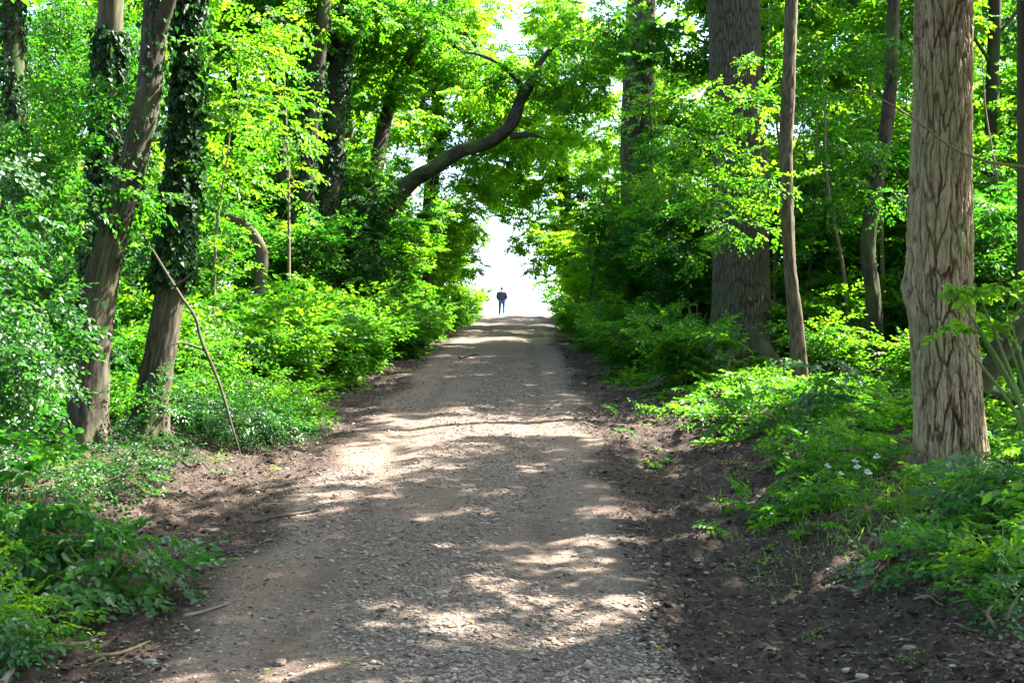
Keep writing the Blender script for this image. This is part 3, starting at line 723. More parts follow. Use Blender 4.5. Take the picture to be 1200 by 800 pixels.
# dark cluster at the left of the tunnel, with the big arching limb over the path
hero_tree('arching_oak', 'old oak whose thick curving limb arches out over the path',
          [(408, 404, 40, 31), (412, 340, 40, 26), (430, 278, 40, 25), (453, 242, 40, 23), (482, 213, 40, 18), (504, 199, 39.8, 18), (537, 178, 39.5, 16), (572, 167, 39.2, 15), (599, 146, 39, 14), (610, 118, 39, 12), (624, 94, 39, 10), (632, 76, 39, 8), (642, 62, 39, 5), (656, 50, 39, 2)],
          M['dark_bark'], 36, (18, .10), wob=.42, flare=(.5, .3, 4), relief=plates(12, .4, .02, .8, 18, .3), seed=11,
          crown=[(1.9, 39, 12.9, 1.2, .7), (2.6, 39.2, 14.4, 1.4, .9), (-.8, 39.3, 12.7, 1.0, .5), (-2.2, 39.8, 13.7, 1.4, .8), (-3.6, 40.3, 14.4, 1.5, 1), (-4.2, 40, 12.6, 1.1, .7), (.4, 39.2, 12.4, .9, .4), (1.9, 39, 11.9, 1.1, .5),
                 (-4.8, 40, 14.6, 1.7, 1), (-5.6, 40.5, 12.4, 1.6, 1), (-4.9, 39.4, 9.9, .8, .6), (-4.6, 41.5, 10.0, 1.2, .8)], leaf=.12, ldens=55, lmat=M['beech'], lowmat=M['ivy'], lowleaf=.11, lowdens=75, low=[(-4.9, 38.8, 7.8, 1.0, .7), (-4.3, 38.6, 8.7, .8, .6), (-5.4, 38.8, 9.2, 1.0, .7), (-5.8, 39, 7.2, 1.0, .8), (-4.4, 38.6, 6.6, .9, .7), (-6.2, 38.8, 8.4, 1.0, .7), (-5.2, 38.5, 5.9, 1.1, .7)],
          limbs=[([at(598, 160, 39.1), at(620, 158, 39), at(640, 163, 38.9)], [.11, .07, .015]),
                 ([at(615, 105, 39), at(590, 78, 38.8), at(560, 64, 38.6), at(540, 62, 38.5)], [.10, .07, .045, .012]),
                 ([at(420, 285, 40), at(440, 200, 40.5), at(452, 140, 41), at(470, 88, 41), at(492, 48, 41), at(518, 8, 41), at(535, -30, 41)], [.26, .24, .22, .21, .18, .15, .10]),
                 ([at(470, 90, 41), at(500, 72, 40.8), at(535, 50, 40.6), at(560, 42, 40.5)], [.13, .09, .06, .015])])
hero_tree('dark_oak', 'very dark ivy-hung trunk standing just left of the old arching oak',
          [(380, 398, 38, 40), (384, 300, 38, 30), (388, 200, 38, 28), (396, 100, 38, 26), (404, -30, 38, 24)],
          M['dark_bark'], 30, (13, .15), wob=.2, flare=(.5, .3, 4), top=[(.1, .1, 3, .2), (.2, .2, 7, .03)],
          crown=world_lobes((-5.6, 39, 14.8), (3.2, 3.0, 2.8), 14) + [(-5.2, 37.4, 7.0, 1.2, .8), (-4.5, 37.2, 5.6, 1.0, .7), (-6.1, 37.3, 6.2, 1.1, .8)], leaf=.12, ldens=44, lmat=M['hazel'], seed=12, ivy=(.05, .6, 3200, .13))
hero_tree('dark_oak', 'forked dark trunk deep in leaves between ivy-wrapped trunk and very dark trunk',
          [(345, 405, 36, 26), (352, 300, 36, 21), (362, 180, 36, 19), (374, 60, 36, 18), (384, -30, 36, 17)],
          M['dark_bark'], 24, (12, .15), wob=.2, flare=(.4, .3, 4), top=[(.3, .1, 3, .16), (.5, .2, 6, .03)],
          limbs=[([at(354, 270, 36), at(330, 190, 36.3), at(318, 100, 36.5), at(312, -20, 36.6)], [.24, .2, .17, .12])],
          crown=world_lobes((-6.6, 36.6, 14.2), (3.4, 2.8, 2.8), 14), leaf=.12, ldens=44, lmat=M['beech'], seed=13, ivy=(.05, .5, 1600, .12))
# two trees whose boughs close over the upper track; backlight is put into their leaf colour
hero_tree('overhanging_tree', 'yellow-green tree on the left whose boughs close over the upper track',
          [(497, 372, 52, 22), (500, 300, 52, 18), (506, 220, 52, 17), (514, 120, 52, 15), (524, 20, 52, 12)], M['dark_bark'], 16, (14, .2), seed=15, top=[(.4, .1, 2, .1), (.8, .2, 4, .02)],
          crown=[(-2.2, 52, 11.5, 1.3, .8), (-1.2, 52, 12.6, 1.3, .8), (-.3, 51.6, 13.4, 1.3, .8), (-2.5, 52, 13.6, 1.4, .9), (-1.2, 52.2, 14.8, 1.4, .9), (.4, 52, 15.0, 1.3, .8), (1.2, 52.5, 13.6, 1.1, .7), (-2.9, 52, 10.0, 1.0, .7), (-2.0, 52, 16.6, 1.5, .9), (-.7, 51.8, 11.6, .8, .5)]+sprigs((550, 270, 54), (546, 310, 54), (556, 240, 54), (545, 345, 60), (535, 290, 54), r=.8),
          leaf=.14, ldens=46, lmat=M['young'], lowleaf=.13, lowdens=60, low=sprigs((520, 30, 50), (545, 40, 51), (480, 60, 50), (625, 70, 52), (660, 150, 54), (690, 160, 54), (650, 190, 55), (720, 40, 52), (470, 5, 50), (520, 100, 50), (440, 30, 49), (455, 5, 50), (500, 60, 50), (540, 65, 50), (650, 60, 52), (690, 40, 52), (710, 80, 53), (670, 90, 53), (655, 5, 52), (540, 0, 50), (500, 0, 50), (700, 120, 53), (640, 110, 52), (478, 28, 50), (520, 72, 50), (452, 68, 48), (505, 25, 51), (535, 20, 50), (560, 112, 47), (590, 72, 48), (545, 95, 50), (500, 120, 50), (470, 110, 50), (585, 118, 50), (530, 45, 50), (640, 30, 52), (575, 50, 51), r=1.0)+sprigs((470, 40, 51), (500, 85, 51), (535, 30, 52), (470, 140, 52), (490, 160, 52), (700, 70, 55), (660, 40, 55), (690, 110, 55), (640, 160, 56), (530, 75, 52), (650, 120, 56), (690, 185, 57), (705, 205, 57), (672, 205, 57), (715, 180, 57), (555, 10, 52), (640, 15, 53), r=1.5))
hero_tree('overhanging_tree', 'yellow-green tree on the right whose boughs meet the left ones over the track',
          [(672, 372, 58, 20), (668, 300, 58, 17), (660, 210, 58, 16), (652, 120, 58, 14), (645, 20, 58, 11)], M['dark_bark'], 16, (14, .2), seed=16, top=[(-.3, .1, 2, .1), (-.6, .2, 4, .02)],
          crown=[(.6, 58, 13.0, 1.2, .7), (1.6, 58, 12.2, 1.3, .8), (2.4, 58, 11.0, 1.3, .8), (1.6, 58, 14.2, 1.4, .9), (.2, 58, 15.0, 1.4, .9), (-1.0, 58, 16.2, 1.5, .9), (2.0, 58, 16.4, 1.4, .9), (2.9, 58, 9.6, 1.1, .7), (1.2, 58, 11.0, .7, .4), (-.4, 58, 13.6, 1.0, .6)]+sprigs((608, 258, 58), (622, 285, 58), (634, 310, 58), (596, 236, 58), (644, 332, 60), (630, 268, 58), (645, 300, 59), (575, 215, 60), (600, 195, 60), (562, 185, 58), (625, 215, 60), (592, 236, 61), (560, 215, 57), (610, 165, 60), (580, 160, 60), (630, 180, 60), (600, 222, 59), r=.9),
          leaf=.14, ldens=46, lmat=M['young'])
# small crooked trunk
t = hero_tree('crooked_tree', 'small mossy crooked trunk hooked over above the bright bushes on the left',
          [(307, 400, 28, 14), (305, 340, 28, 14), (307, 300, 28, 14), (299, 278, 28, 13), (284, 262, 28, 11), (262, 252, 28, 8), (236, 238, 28, 5)],
          M['brown_bark'], 16, (6, .08), wob=.25, seed=14, crown=[(-6.6, 28.2, 6.6, .9, .5), (-7.4, 28.4, 7.0, .9, .5)], leaf=.1, ldens=50, lmat=M['hazel'])
# leaning limbs and fallen log at the right edge
def stick(name, label, pts, rad, mat, cat='branch', seg=8, n=24, wob=.2, group=None, part=None, seed=0):
    pts = np.array(pts); mb = MB()
    tube(mb, pts, np.array(rad), seg, n, wob=wob, seed=seed)
    if part:
        for pp, pr in part: tube(mb, np.array(pp), np.array(pr), 6, 14, wob=wob, seed=seed+1)
    o = mb.build(name, mat, None, smooth=True, origin=pts[0])
    return tag(o, label, cat, group)
stick('leaning_limb', 'grey leaning limb with a fork, propped behind the furrowed robinia at the right edge',
      [at(1146, 458, 18), at(1165, 425, 18), at(1185, 398, 18), at(1215, 352, 18), at(1240, 320, 18)], [.15, .15, .14, .12, .1], M['dark_bark'], 'branch', 12,
      part=[([at(1162, 428, 18), at(1166, 405, 17.9), at(1180, 385, 17.9), at(1200, 372, 17.9)], [.09, .085, .08, .06])], seed=31)
stick('fallen_log', 'brown fallen log lying on the leaf litter right of the furrowed robinia',
      [at(1145, 458, 18.6), at(1170, 463, 18.4), at(1200, 470, 18.2), at(1240, 480, 18)], [.07, .075, .08, .08], M['brown_bark'], 'log', 12, seed=32)
stick('dead_branch', 'long bare dead branch leaning diagonally against the ivy-wrapped trunk',
      [at(282, 533, 16.2), at(272, 500, 16.2), at(258, 452, 16.3), at(236, 398, 16.4), at(229, 372, 16.4), at(211, 345, 16.5), at(188, 308, 16.7), at(172, 282, 16.9), at(158, 262, 17.0)],
      [.010, .015, .019, .021, .021, .021, .019, .016, .009], M['grey_bark'], 'branch', 8, 40, wob=.3, seed=33,
      part=[([at(240, 410, 16.4), at(215, 402, 16.2), at(196, 405, 16.1)], [.02, .014, .005]), ([at(205, 336, 16.5), at(228, 318, 16.3), at(236, 296, 16.2)], [.02, .012, .004])])
stick('bare_twig', 'long thin bare twig slanting across the front of the furrowed robinia',
      [at(1215, 197, 13.6), at(1160, 190, 13.5), at(1118, 174, 13.4), at(1085, 150, 13.4), at(1050, 126, 13.4), at(1018, 110, 13.4), at(985, 104, 13.4)], [.016, .016, .015, .013, .011, .008, .004], M['twig'], 'twig', 6, 30, wob=.15, seed=34,
      part=[([at(1020, 111, 13.4), at(1023, 95, 13.4), at(1029, 82, 13.4)], [.006, .005, .002])])

# ---- sticks and stones on the ground
def gstick(label, a, b, r, name='fallen_stick', bend=.06, mat='dead_wood', seed=0):
    """a, b: photo pixel + distance pairs giving the two ends on the ground"""
    A, B = at(*a), at(*b); k = 7; pts = []
    rr = np.random.default_rng(seed)
    for i in range(k):
        f = i/(k-1); p = A*(1-f) + B*f; p[0] += bend*math.sin(f*5+seed)*.6; p[1] += bend*math.sin(f*3+seed)
        p[2] = float(height(np.array([p[0]]), np.array([p[1]]))[0]) + r*.8; pts.append(p)
    z = np.array([p[2] for p in pts]); z = np.maximum(z, np.convolve(np.pad(z, 1, mode='edge'), [.33, .34, .33], mode='valid'))
    for i in range(k): pts[i][2] = z[i]
    return stick(name, label, pts, np.linspace(r, r*.6, k), M[mat], 'stick', 8, 24, .25, seed=seed)
gstick('pale stripped stick lying at the left path edge by the broad-leaved bush', (218, 646, 9.9), (264, 636, 10.2), .019, seed=41)
gstick('knobbly brown root-like stick half buried in the left verge near a grey stone', (60, 698, 9.2), (112, 690, 9.4), .018, seed=42)
gstick('dark crooked stick lying lengthwise in the left verge mud', (112, 718, 9.0), (180, 695, 9.2), .018, seed=43, mat='brown_bark')
gstick('short sawn log end lying in the bottom left corner', (2, 790, 8.4), (18, 760, 8.7), .028, 'short_log', .01, seed=44)
gstick('thin pale bent twig on dark soil below the right foreground bramble', (1066, 668, 9.6), (1168, 696, 9.3), .009, seed=45, bend=.1)
gstick('thin pale straight twig lying on dark soil in the right bottom corner', (960, 796, 8.45), (1010, 776, 8.6), .008, seed=46)
gstick('short pale stick lying between pebbles where grass meets the right verge', (975, 623, 10.6), (1012, 634, 10.4), .016, seed=47)
gstick('slim brown stick lying along the left verge under the leaning dead branch', (300, 560, 13.4), (372, 548, 13.7), .02, seed=48, mat='brown_bark')
gstick('bent brown stick on the left verge beside the sunlit bushes', (540, 428, 34), (560, 423, 35), .03, seed=49, mat='brown_bark')
gstick('tiny straw-pale twig lying out on the open gravel', (618, 742, 8.9), (626, 728, 9.0), .007, seed=50)
def stone(label, px, py, d, s, v, seed):
    p = at(px, py, d); z = float(height(np.array([p[0]]), np.array([p[1]]))[0])
    rr = np.random.default_rng(seed); mb = MB()
    bm_v = unit(np.array([(math.cos(a)*math.cos(b), math.sin(a)*math.cos(b), math.sin(b)) for b in np.linspace(-PI/2, PI/2, 9) for a in np.linspace(0, 2*PI, 14, endpoint=False)]))
    k = fbm(bm_v[:, 0]*1.3+seed, bm_v[:, 1]*1.3, bm_v[:, 2]*1.3, seed, 3)
    V = bm_v*(1+.45*k)[:, None]*np.array([s, s*.75, s*.45])
    fc = [[i*14+j, i*14+(j+1) % 14, (i+1)*14+(j+1) % 14, (i+1)*14+j] for i in range(8) for j in range(14)]
    mb.add(V, fc, v); o = mb.build('stone', M['stone'], None, smooth=False)
    o.location = (p[0], p[1], z + s*.2); o.rotation_euler = (0, 0, rr.uniform(0, 6))
    return tag(o, label, 'stone')
stone('pale angular stone in the left verge beside the knobbly stick', 176, 756, 8.75, .05, .75, 1)
stone('flat blue-grey stone set in the gravel towards the left of the track', 328, 763, 8.7, .06, .5, 2)
stone('whitish round stone lying on the dark right verge', 992, 770, 8.65, .04, .95, 3)
stone('pale flat stone on the right verge next to a thin straight twig', 1010, 780, 8.55, .045, .9, 4)
stone('grey stone embedded at the centre of the track', 545, 736, 8.9, .05, .7, 5)
stone('upright grey stone on dark soil below the foreground bramble', 1065, 756, 8.7, .045, .6, 6)
stone('rough buff stone on the left verge by the stripped stick', 252, 566, 13.0, .055, .6, 7)
stone('wide grey slab-like stone flush in the gravel, right of centre', 690, 780, 8.6, .055, .55, 8)
def gleaf(label, px, py, d, s, rz, seed):
    p = at(px, py, d); z = float(height(np.array([p[0]]), np.array([p[1]]))[0])
    mb = MB(); a = np.array([[math.cos(rz), math.sin(rz), .08]])
    leaf_geo(mb, np.zeros((1, 3)), a, np.array([[.1, .15, 1]]), s, .7, 'n', 0, np.array([.9]), RNG)
    o = mb.build('fallen_leaf', M['young'], None); o.location = (p[0], p[1], z + .025)
    return tag(o, label, 'leaf', 'fresh green leaves dropped on the track')
for i, (px, py, d, s, l) in enumerate([(402, 787, 8.5, .06, 'bright green leaf lying at the bottom of the gravel, nearest of all'),
        (362, 702, 9.15, .05, 'fresh green leaf on gravel beside two small sunlit patches on the left'), (316, 782, 8.55, .045, 'small green leaf lying left of the nearest green leaf'),
        (604, 721, 9.0, .055, 'green leaf lying mid-track beside the straw-pale twig'), (768, 725, 9.0, .05, 'green leaf lying at the foot of the large pink sunlit patch'),
        (846, 650, 9.7, .06, 'green leaf lying on dark soil above the sunlit patch on right verge'), (793, 573, 13.2, .06, 'green leaf lying alone on dark verge left of the grass'),
        (660, 580, 12.8, .05, 'green leaf lying far up the gravel right of centre'), (842, 682, 9.4, .045, 'yellowish green leaf on dark soil below the lone verge leaf'),
        (556, 664, 9.6, .04, 'tiny green leaf on the open gravel right at mid-track')]):
    gleaf(l, px, py, d, s, i*1.7, i)

# ================================================================== PERSON far up the track
def person():
    p = at(588, 368, 79.5); z = gz(p[0], p[1])
    t = thing('person', 'person in dark blue jacket and jeans standing at the top of the track, back turned', 'person', (p[0], p[1], z), rz=PI)
    def skinned(name, V, E, R, mat, sub=2):
        me = bpy.data.meshes.new(name); me.from_pydata(V, E, []); me.materials.append(mat)
        o = bpy.data.objects.new(name, me); COL.objects.link(o); o.parent = t
        mo = o.modifiers.new('s', 'SKIN'); mo.use_smooth_shade = True
        for i, r in enumerate(R): me.skin_vertices[0].data[i].radius = r if isinstance(r, tuple) else (r, r)
        me.skin_vertices[0].data[0].use_root = True
        s = o.modifiers.new('u', 'SUBSURF'); s.levels = s.render_levels = sub
        return o
    # facing -Y in local space (rotated so the back is to us); body height 1.75
    V = [(0, 0, .96), (0, .02, 1.15), (0, .03, 1.36), (0, .02, 1.47), (0, -.01, 1.56), (0, -.02, 1.66), (0, -.01, 1.73),
         (.19, .03, 1.40), (.25, .05, 1.14), (.20, -.12, .98), (.16, -.2, .96), (-.19, .03, 1.40), (-.25, .05, 1.14), (-.20, -.12, .98), (-.16, -.2, .96),
         (.10, 0, .90), (.11, -.10, .50), (.115, -.14, .08), (.12, -.26, .035), (-.10, 0, .90), (-.11, .03, .50), (-.115, .20, .10), (-.12, .10, .035)]
    E = [(0, 1), (1, 2), (2, 3), (3, 4), (4, 5), (5, 6), (2, 7), (7, 8), (8, 9), (9, 10), (2, 11), (11, 12), (12, 13), (13, 14), (0, 15), (15, 16), (16, 17), (17, 18), (0, 19), (19, 20), (20, 21), (21, 22)]
    R = [(.13, .1), (.13, .1), (.14, .1), (.06, .06), (.055, .06), (.088, .105), (.07, .085), .055, .045, .035, .035, .055, .045, .035, .035, .085, .06, .042, .035, .085, .06, .042, .035]
    skinned('body', V, E, R, M['skin'])
    Vj = [(0, .02, .86), (0, .02, 1.02), (0, .03, 1.2), (0, .035, 1.36), (0, .02, 1.47), (.20, .03, 1.40), (.26, .05, 1.14), (.21, -.11, .99), (-.20, .03, 1.40), (-.26, .05, 1.14), (-.21, -.11, .99)]
    skinned('jacket', Vj, [(0, 1), (1, 2), (2, 3), (3, 4), (3, 5), (5, 6), (6, 7), (3, 8), (8, 9), (9, 10)],
            [(.20, .14), (.20, .145), (.205, .145), (.17, .13), (.09, .085), .09, .075, .055, .09, .075, .055], M['jacket'])
    Vt = [(0, .01, .93), (.1, .0, .86), (.11, -.10, .5), (.115, -.14, .09), (-.1, .0, .86), (-.11, .03, .5), (-.115, .20, .11)]
    skinned('trousers', Vt, [(0, 1), (1, 2), (2, 3), (0, 4), (4, 5), (5, 6)], [(.17, .13), .105, .08, .07, .105, .08, .07], M['jeans'])
    for sx, oy in ((.115, -.14), (-.115, .20)):
        skinned('shoe', [(sx, oy+.05, .04), (sx, oy-.08, .045), (sx, oy-.19, .03)], [(0, 1), (1, 2)], [(.05, .045), (.055, .045), (.04, .03)], M['shoe'], 1)
    skinned('hair', [(0, .0, 1.64), (0, .01, 1.70), (0, -.03, 1.745)], [(0, 1), (1, 2)], [(.09, .085), (.095, .11), (.07, .08)], M['hair'])
    t.scale = (1.14, 1.1, 1.0)
    # ears and nose on the head
    for nm, c, r in (('ear', (.085, -.01, 1.65), (.015, .03, .035)), ('ear', (-.085, -.01, 1.65), (.015, .03, .035)), ('nose', (0, -.115, 1.64), (.016, .025, .025))):
        mb = MB(); bv = np.array([(math.cos(a)*math.cos(b), math.sin(a)*math.cos(b), math.sin(b)) for b in np.linspace(-PI/2, PI/2, 7) for a in np.linspace(0, 2*PI, 10, endpoint=False)])
        mb.add(bv*np.array(r)+np.array(c), [[i*10+j, i*10+(j+1) % 10, (i+1)*10+(j+1) % 10, (i+1)*10+j] for i in range(6) for j in range(10)], .5)
        mb.build(nm, M['skin'], t, smooth=True)
person()
# ================================================================== UNDERSTORY (copies of a few kinds)
H, B, S_, T = HZ, HY, HB, BT
R_HAZEL = [  # along the right of the track: proto, x, y, scale, label
    (H[0], 4.4, 30.5, .95, 'hazel bush crowding the left side of the massive oak'),
    (H[1], 3.9, 36, 1.05, 'tall hazel bush leaning to the track just beyond the massive oak'),
    (B[0], 3.9, 42, 1.05, 'beech bush under the thick straight trunk on the right of the track'),
    (B[1], 3.4, 49, 1.0, 'first pale beech bush on the right bank, halfway to the person'),
    (B[1], 3.5, 56, 1.1, 'second leafy beech bush on the right, short of the crest'),
    (B[1], 3.7, 63, 1.1, 'pale beech bush on the right bank near the crest'),
    (B[1], 4.1, 70, 1.1, 'last beech bush on the right at the crest near the person'),
    (H[0], 7.6, 31, 1.1, 'dark hazel bush standing behind the slim curving trunk'),
    (H[1], 10.2, 29, 1.1, 'dark hazel bush behind the slim bent trunk'),
    (H[2], 8.6, 36, 1.2, 'hazel bush deep between the massive oak and slim curving trunk'),
    (H[0], 12.4, 33, 1.15, 'hazel bush seen between bent trunk and furrowed robinia'),
    (B[0], 10.5, 41, 1.2, 'beech bush far back, right of the massive oak'),
    (H[1], 9.8, 23.5, .95, 'hazel bush to the right of the furrowed robinia, behind its leaning limb'),
    (H[2], 14.0, 39, 1.2, 'hazel bush far back above the furrowed robinia burr'),
    (B[1], 7.4, 47, 1.25, 'beech bush far back, left of the massive oak'),
    (B[0], 14.5, 48, 1.3, 'beech bush at the dim back of the wood on the right'),
    (H[1], 17.5, 44, 1.3, 'hazel bush farthest right at the back of the wood'),
    (H[1], 11.6, 26.5, 1.0, 'hazel bush filling the gap at the right edge under bright specks'),
]
R_HAZEL += [(H[2], 5.9, 34.5, 1.0, 'hazel bush in full leaf right behind the massive oak trunk'), (B[1], 9.4, 33.0, 1.0, 'bright sunlit-toned bush between slim curving trunk and slim bent trunk, further back'),
    (H[0], 11.2, 37.5, 1.1, 'hazel bush behind the slim bent trunk, third row'), (B[0], 6.8, 39.5, 1.05, 'beech bush glimpsed in the slit between oak and slim curving trunk'), (B[1], 13.2, 31.0, 1.0, 'bright sunlit-toned bush to the right of the furrowed robinia, far back')]
L_HAZEL = [
    (H[1], -4.9, 40.5, 1.0, 'dark hazel bush at the foot of the old arching oak'),
    (B[0], -4.2, 47, 1.05, 'sunlit beech bush just beyond the old arching oak'),
    (B[1], -3.9, 53, 1.1, 'yellow-green beech bush on the left halfway to the crest'),
    (B[1], -3.5, 60, 1.05, 'bright beech bush on the left bank near the crest'),
    (B[1], -3.3, 67, 1.0, 'last bright beech bush on the left before the person'),
    (H[0], -8.2, 31, 1.05, 'hazel bush behind the small crooked trunk'),
    (H[2], -6.4, 35, 1.0, 'shaded hazel bush left of the very dark ivy-hung trunk'),
    (H[1], -10.4, 27.5, 1.1, 'hazel bush seen between the leaning trunk and ivy-wrapped trunk'),
    (B[1], -9.6, 37, 1.2, 'beech bush back in the wood left of the forked dark trunk'),
    (H[0], -12.8, 32, 1.15, 'hazel bush at the back beyond the upright ivied trunk'),
    (H[2], -9.2, 22.5, .9, 'hazel bush at the left behind the straight dark trunk'),
    (B[0], -13.5, 41, 1.3, 'beech bush at the back of the wood on the left'),
    (B[1], -8.2, 45, 1.25, 'beech bush in the second row behind the old arching oak'),
    (H[0], -7.6, 54, 1.3, 'hazel bush in the second row on the left near the crest'),
    (H[1], -14.5, 37, 1.25, 'hazel bush farthest left at the back of the wood'),
    (B[0], -8.6, 25.0, .75, 'young beech bush standing right behind the ivy-wrapped trunk'),
]
for p_, x_, y_, s_, l_ in R_HAZEL: put(p_, x_, y_, l_, s=s_, group='bushes under the trees right of the track')
for p_, x_, y_, s_, l_ in L_HAZEL: put(p_, x_, y_, l_, s=s_, group='bushes under the trees left of the track')
SHR = [
    (S_[0], -4.2, 22.2, 1.0, 'low bright leafy shrub right of the dead leaning branch'),
    (S_[1], -5.0, 21.2, .8, 'low pale-flecked shrub behind the tip of the dead leaning branch'),
    (S_[0], -5.0, 23.6, 1.15, 'leafy shrub in full sun right of the ivy-wrapped trunk'),
    (S_[1], -3.9, 25.6, 1.0, 'leafy shrub spilling over the left verge in the sun'),
    (S_[0], -4.9, 27.4, 1.1, 'bright yellow-green shrub in front of the small crooked trunk'),
    (S_[1], -3.6, 29.4, 1.0, 'leafy shrub on the left verge before the old arching oak'),
    (S_[0], -4.4, 32.0, 1.15, 'tall bright shrub in front of the very dark ivy-hung trunk'),
    (S_[1], -3.1, 34.2, .95, 'dark green shrub on the left bank by the shaded track edge'),
    (S_[0], -3.3, 38.4, 1.0, 'shrub on the left bank below the old arching oak'),
    (S_[1], -3.0, 44.0, .95, 'shrub with pale tips on the left bank beyond the old arching oak'),
    (S_[0], -2.9, 51.0, 1.0, 'small yellow-green shrub on the left bank, far up the track'),
    (S_[1], -2.7, 59.0, 1.0, 'sunlit shrub at the left track edge below the crest'),
    (S_[0], -2.4, 68.0, 1.0, 'sunlit shrub at the left of the crest'),
    (S_[1], -2.6, 77.0, 1.0, 'bright shrub at the crest just left of the person'),
    (S_[1], -6.6, 25.0, 1.2, 'leafy shrub in the shade left of the small crooked trunk'),
    (S_[0], -6.6, 21.6, .9, 'shrub in the gap between leaning trunk and ivy-wrapped trunk'),
    (S_[0], 3.3, 24.6, .85, 'mossy-green shrub on the left side of the massive oak base'),
    (S_[1], 2.9, 28.2, .95, 'shrub on the right verge in front of the massive oak'),
    (S_[0], 3.1, 32.5, 1.0, 'shrub on the right bank behind the massive oak base'),
    (S_[1], 2.8, 38.5, 1.0, 'shrub on the right bank above the dark rutted verge'),
    (S_[0], 2.8, 45.5, 1.0, 'shrub under the beech bush on the right bank, halfway up'),
    (S_[1], 2.8, 53.0, 1.0, 'shrub on the right bank, far up the track'),
    (S_[0], 3.0, 61.0, 1.0, 'light green shrub on the right below the crest'),
    (S_[1], 3.1, 70.0, 1.0, 'light green shrub at the right of the crest'),
    (S_[0], 6.0, 24.2, .8, 'low shrub between the massive oak and slim bent trunk'),
    (S_[1], 6.9, 20.8, .75, 'low dark shrub left of the furrowed robinia'),
    (S_[0], 8.4, 22.6, .9, 'low shrub at the foot of the slim bent trunk'),
]
SHR += [(S_[0], 5.4, 31.0, 1.35, 'leafy shrub hard right of the massive oak, in half shade'), (S_[1], 7.2, 29.0, 1.3, 'leafy shrub behind the foot of the slim curving trunk'), (S_[0], 9.2, 28.0, 1.3, 'leafy shrub behind the foot of the slim bent trunk'),
    (S_[1], 10.8, 31.0, 1.4, 'leafy shrub between bent trunk and furrowed robinia, further back'), (S_[0], 8.2, 34.0, 1.4, 'leafy shrub in the dim wood beyond the slim curving trunk'), (S_[1], 11.6, 25.0, 1.2, 'leafy shrub to the right of the furrowed robinia, behind the fallen log'), (S_[0], 6.4, 27.2, 1.1, 'leafy shrub in the slit right of the massive oak base')]
for p_, x_, y_, s_, l_ in SHR: put(p_, x_, y_, l_, s=s_, group='low shrubs along the track')
TREES = [
    (T[1], 7.4, 39.5, 'dim tree in leaf right behind the massive oak'), (T[0], 9.6, 33, 'slim tree in leaf rising behind the slim bent trunk'),
    (T[2], 7.8, 42, 'slender pale-leaved tree right of the massive oak, far back'), (T[1], 13.2, 37, 'tree in leaf directly beyond the furrowed robinia'),
    (T[0], 12.0, 46, 'dim tree between the bent trunk and robinia, far back'), (T[1], 17.5, 50, 'tree in leaf at the dim back of the wood, far right'),
    (T[2], 6.0, 52, 'pale-leaved tree on the right overhanging the track halfway up'), 
    (T[2], 7.4, 68, 'pale-leaved tree on the right beside the crest'), 
    
    (T[2], -6.0, 46, 'pale-leaved tree on the left just past the old arching oak'),     
    (T[1], -8.6, 50, 'tree in the second row on the left beyond the arching oak'), (T[0], -8.0, 37.5, 'slim tree left of the forked dark trunk'),
     
    (T[2], -10.2, 43, 'pale-leaved tree at the back of the wood on the left'), 
    (T[0], -9.5, 61, 'distant tree in the second row on the left'), (T[2], -14.4, 55, 'distant pale-leaved tree at the back on the left'),
]
TREES += [(T[2], -10.3, 30.5, 'pale-leaved tree rising behind the upright ivied trunk'), (T[0], -13.0, 36, 'tree in leaf between the straight dark trunk and upright ivied trunk'),(T[0], 11.0, 29.5, 'tree in leaf between bent trunk and robinia, middle distance'), (T[1], 20.0, 42.0, 'dim tree added for shade at the far right back of the wood'),  # dim far-right tree added to shade the wood
    (T[1], 8.6, 12.6, 'unseen tree added for shade to the right of the furrowed robinia'), (T[0], 10.6, 18.6, 'tree added for shade behind and to the right of the furrowed robinia'), (T[1], 6.9, 9.0, 'nearest unseen tree added for shade on the right of the track'),  # from here down: trees added outside the view to shade the track
    (T[0], 6.0, 2.0, 'unseen tree added for shade on the right at the lower start of the track'), 
    (T[1], -5.2, 6.0, 'nearest unseen tree added for shade on the left of the track'), (T[0], -4.6, -1.0, 'unseen tree added for shade on the left at the lower start of the track'), (T[1], 3.6, -5.0, 'unseen tree added for shade at the very foot of the track'), (T[1], -8.4, 11.5, 'unseen tree added for shade left of the glinting hawthorn'),
]
for p_, x_, y_, l_ in TREES: put(p_, x_, y_, l_, s=random.uniform(.92, 1.12), group='trees in leaf along and behind the track')

# thin bare-stemmed saplings in the dim wood on the right and a few on the left
SAP = [(772, 300, 31, 'thin sapling left of the massive oak'), (790, 320, 33, 'thin leaning sapling hard left of the massive oak trunk'), (905, 330, 30, 'straight thin sapling in the slit between oak and slim curving trunk'),
       (946, 330, 29, 'thin dark sapling just right of the slim curving trunk'), (962, 330, 32, 'pole-thin sapling right of the slim curving trunk, second in line'), (985, 340, 27, 'leaning thin sapling between slim curving trunk and slim bent trunk'),
       (1004, 330, 30, 'thin sapling just left of the slim bent trunk'), (1042, 340, 28, 'pale thin sapling right of the slim bent trunk'), (1055, 350, 31, 'dark thin sapling between slim bent trunk and robinia'),
       (700, 320, 40, 'thin sapling among the leaves left of the thick straight trunk'), (1172, 300, 26, 'thin sapling to the right of the furrowed robinia'), (255, 320, 26, 'thin upright sapling right of the ivy-wrapped trunk'),
       (470, 320, 46, 'thin sapling in the bright leaves past the arching oak'), (500, 320, 50, 'thin pole in the bright leaves right of the arching oak'), (336, 330, 31, 'thin sapling right of the small crooked trunk')]
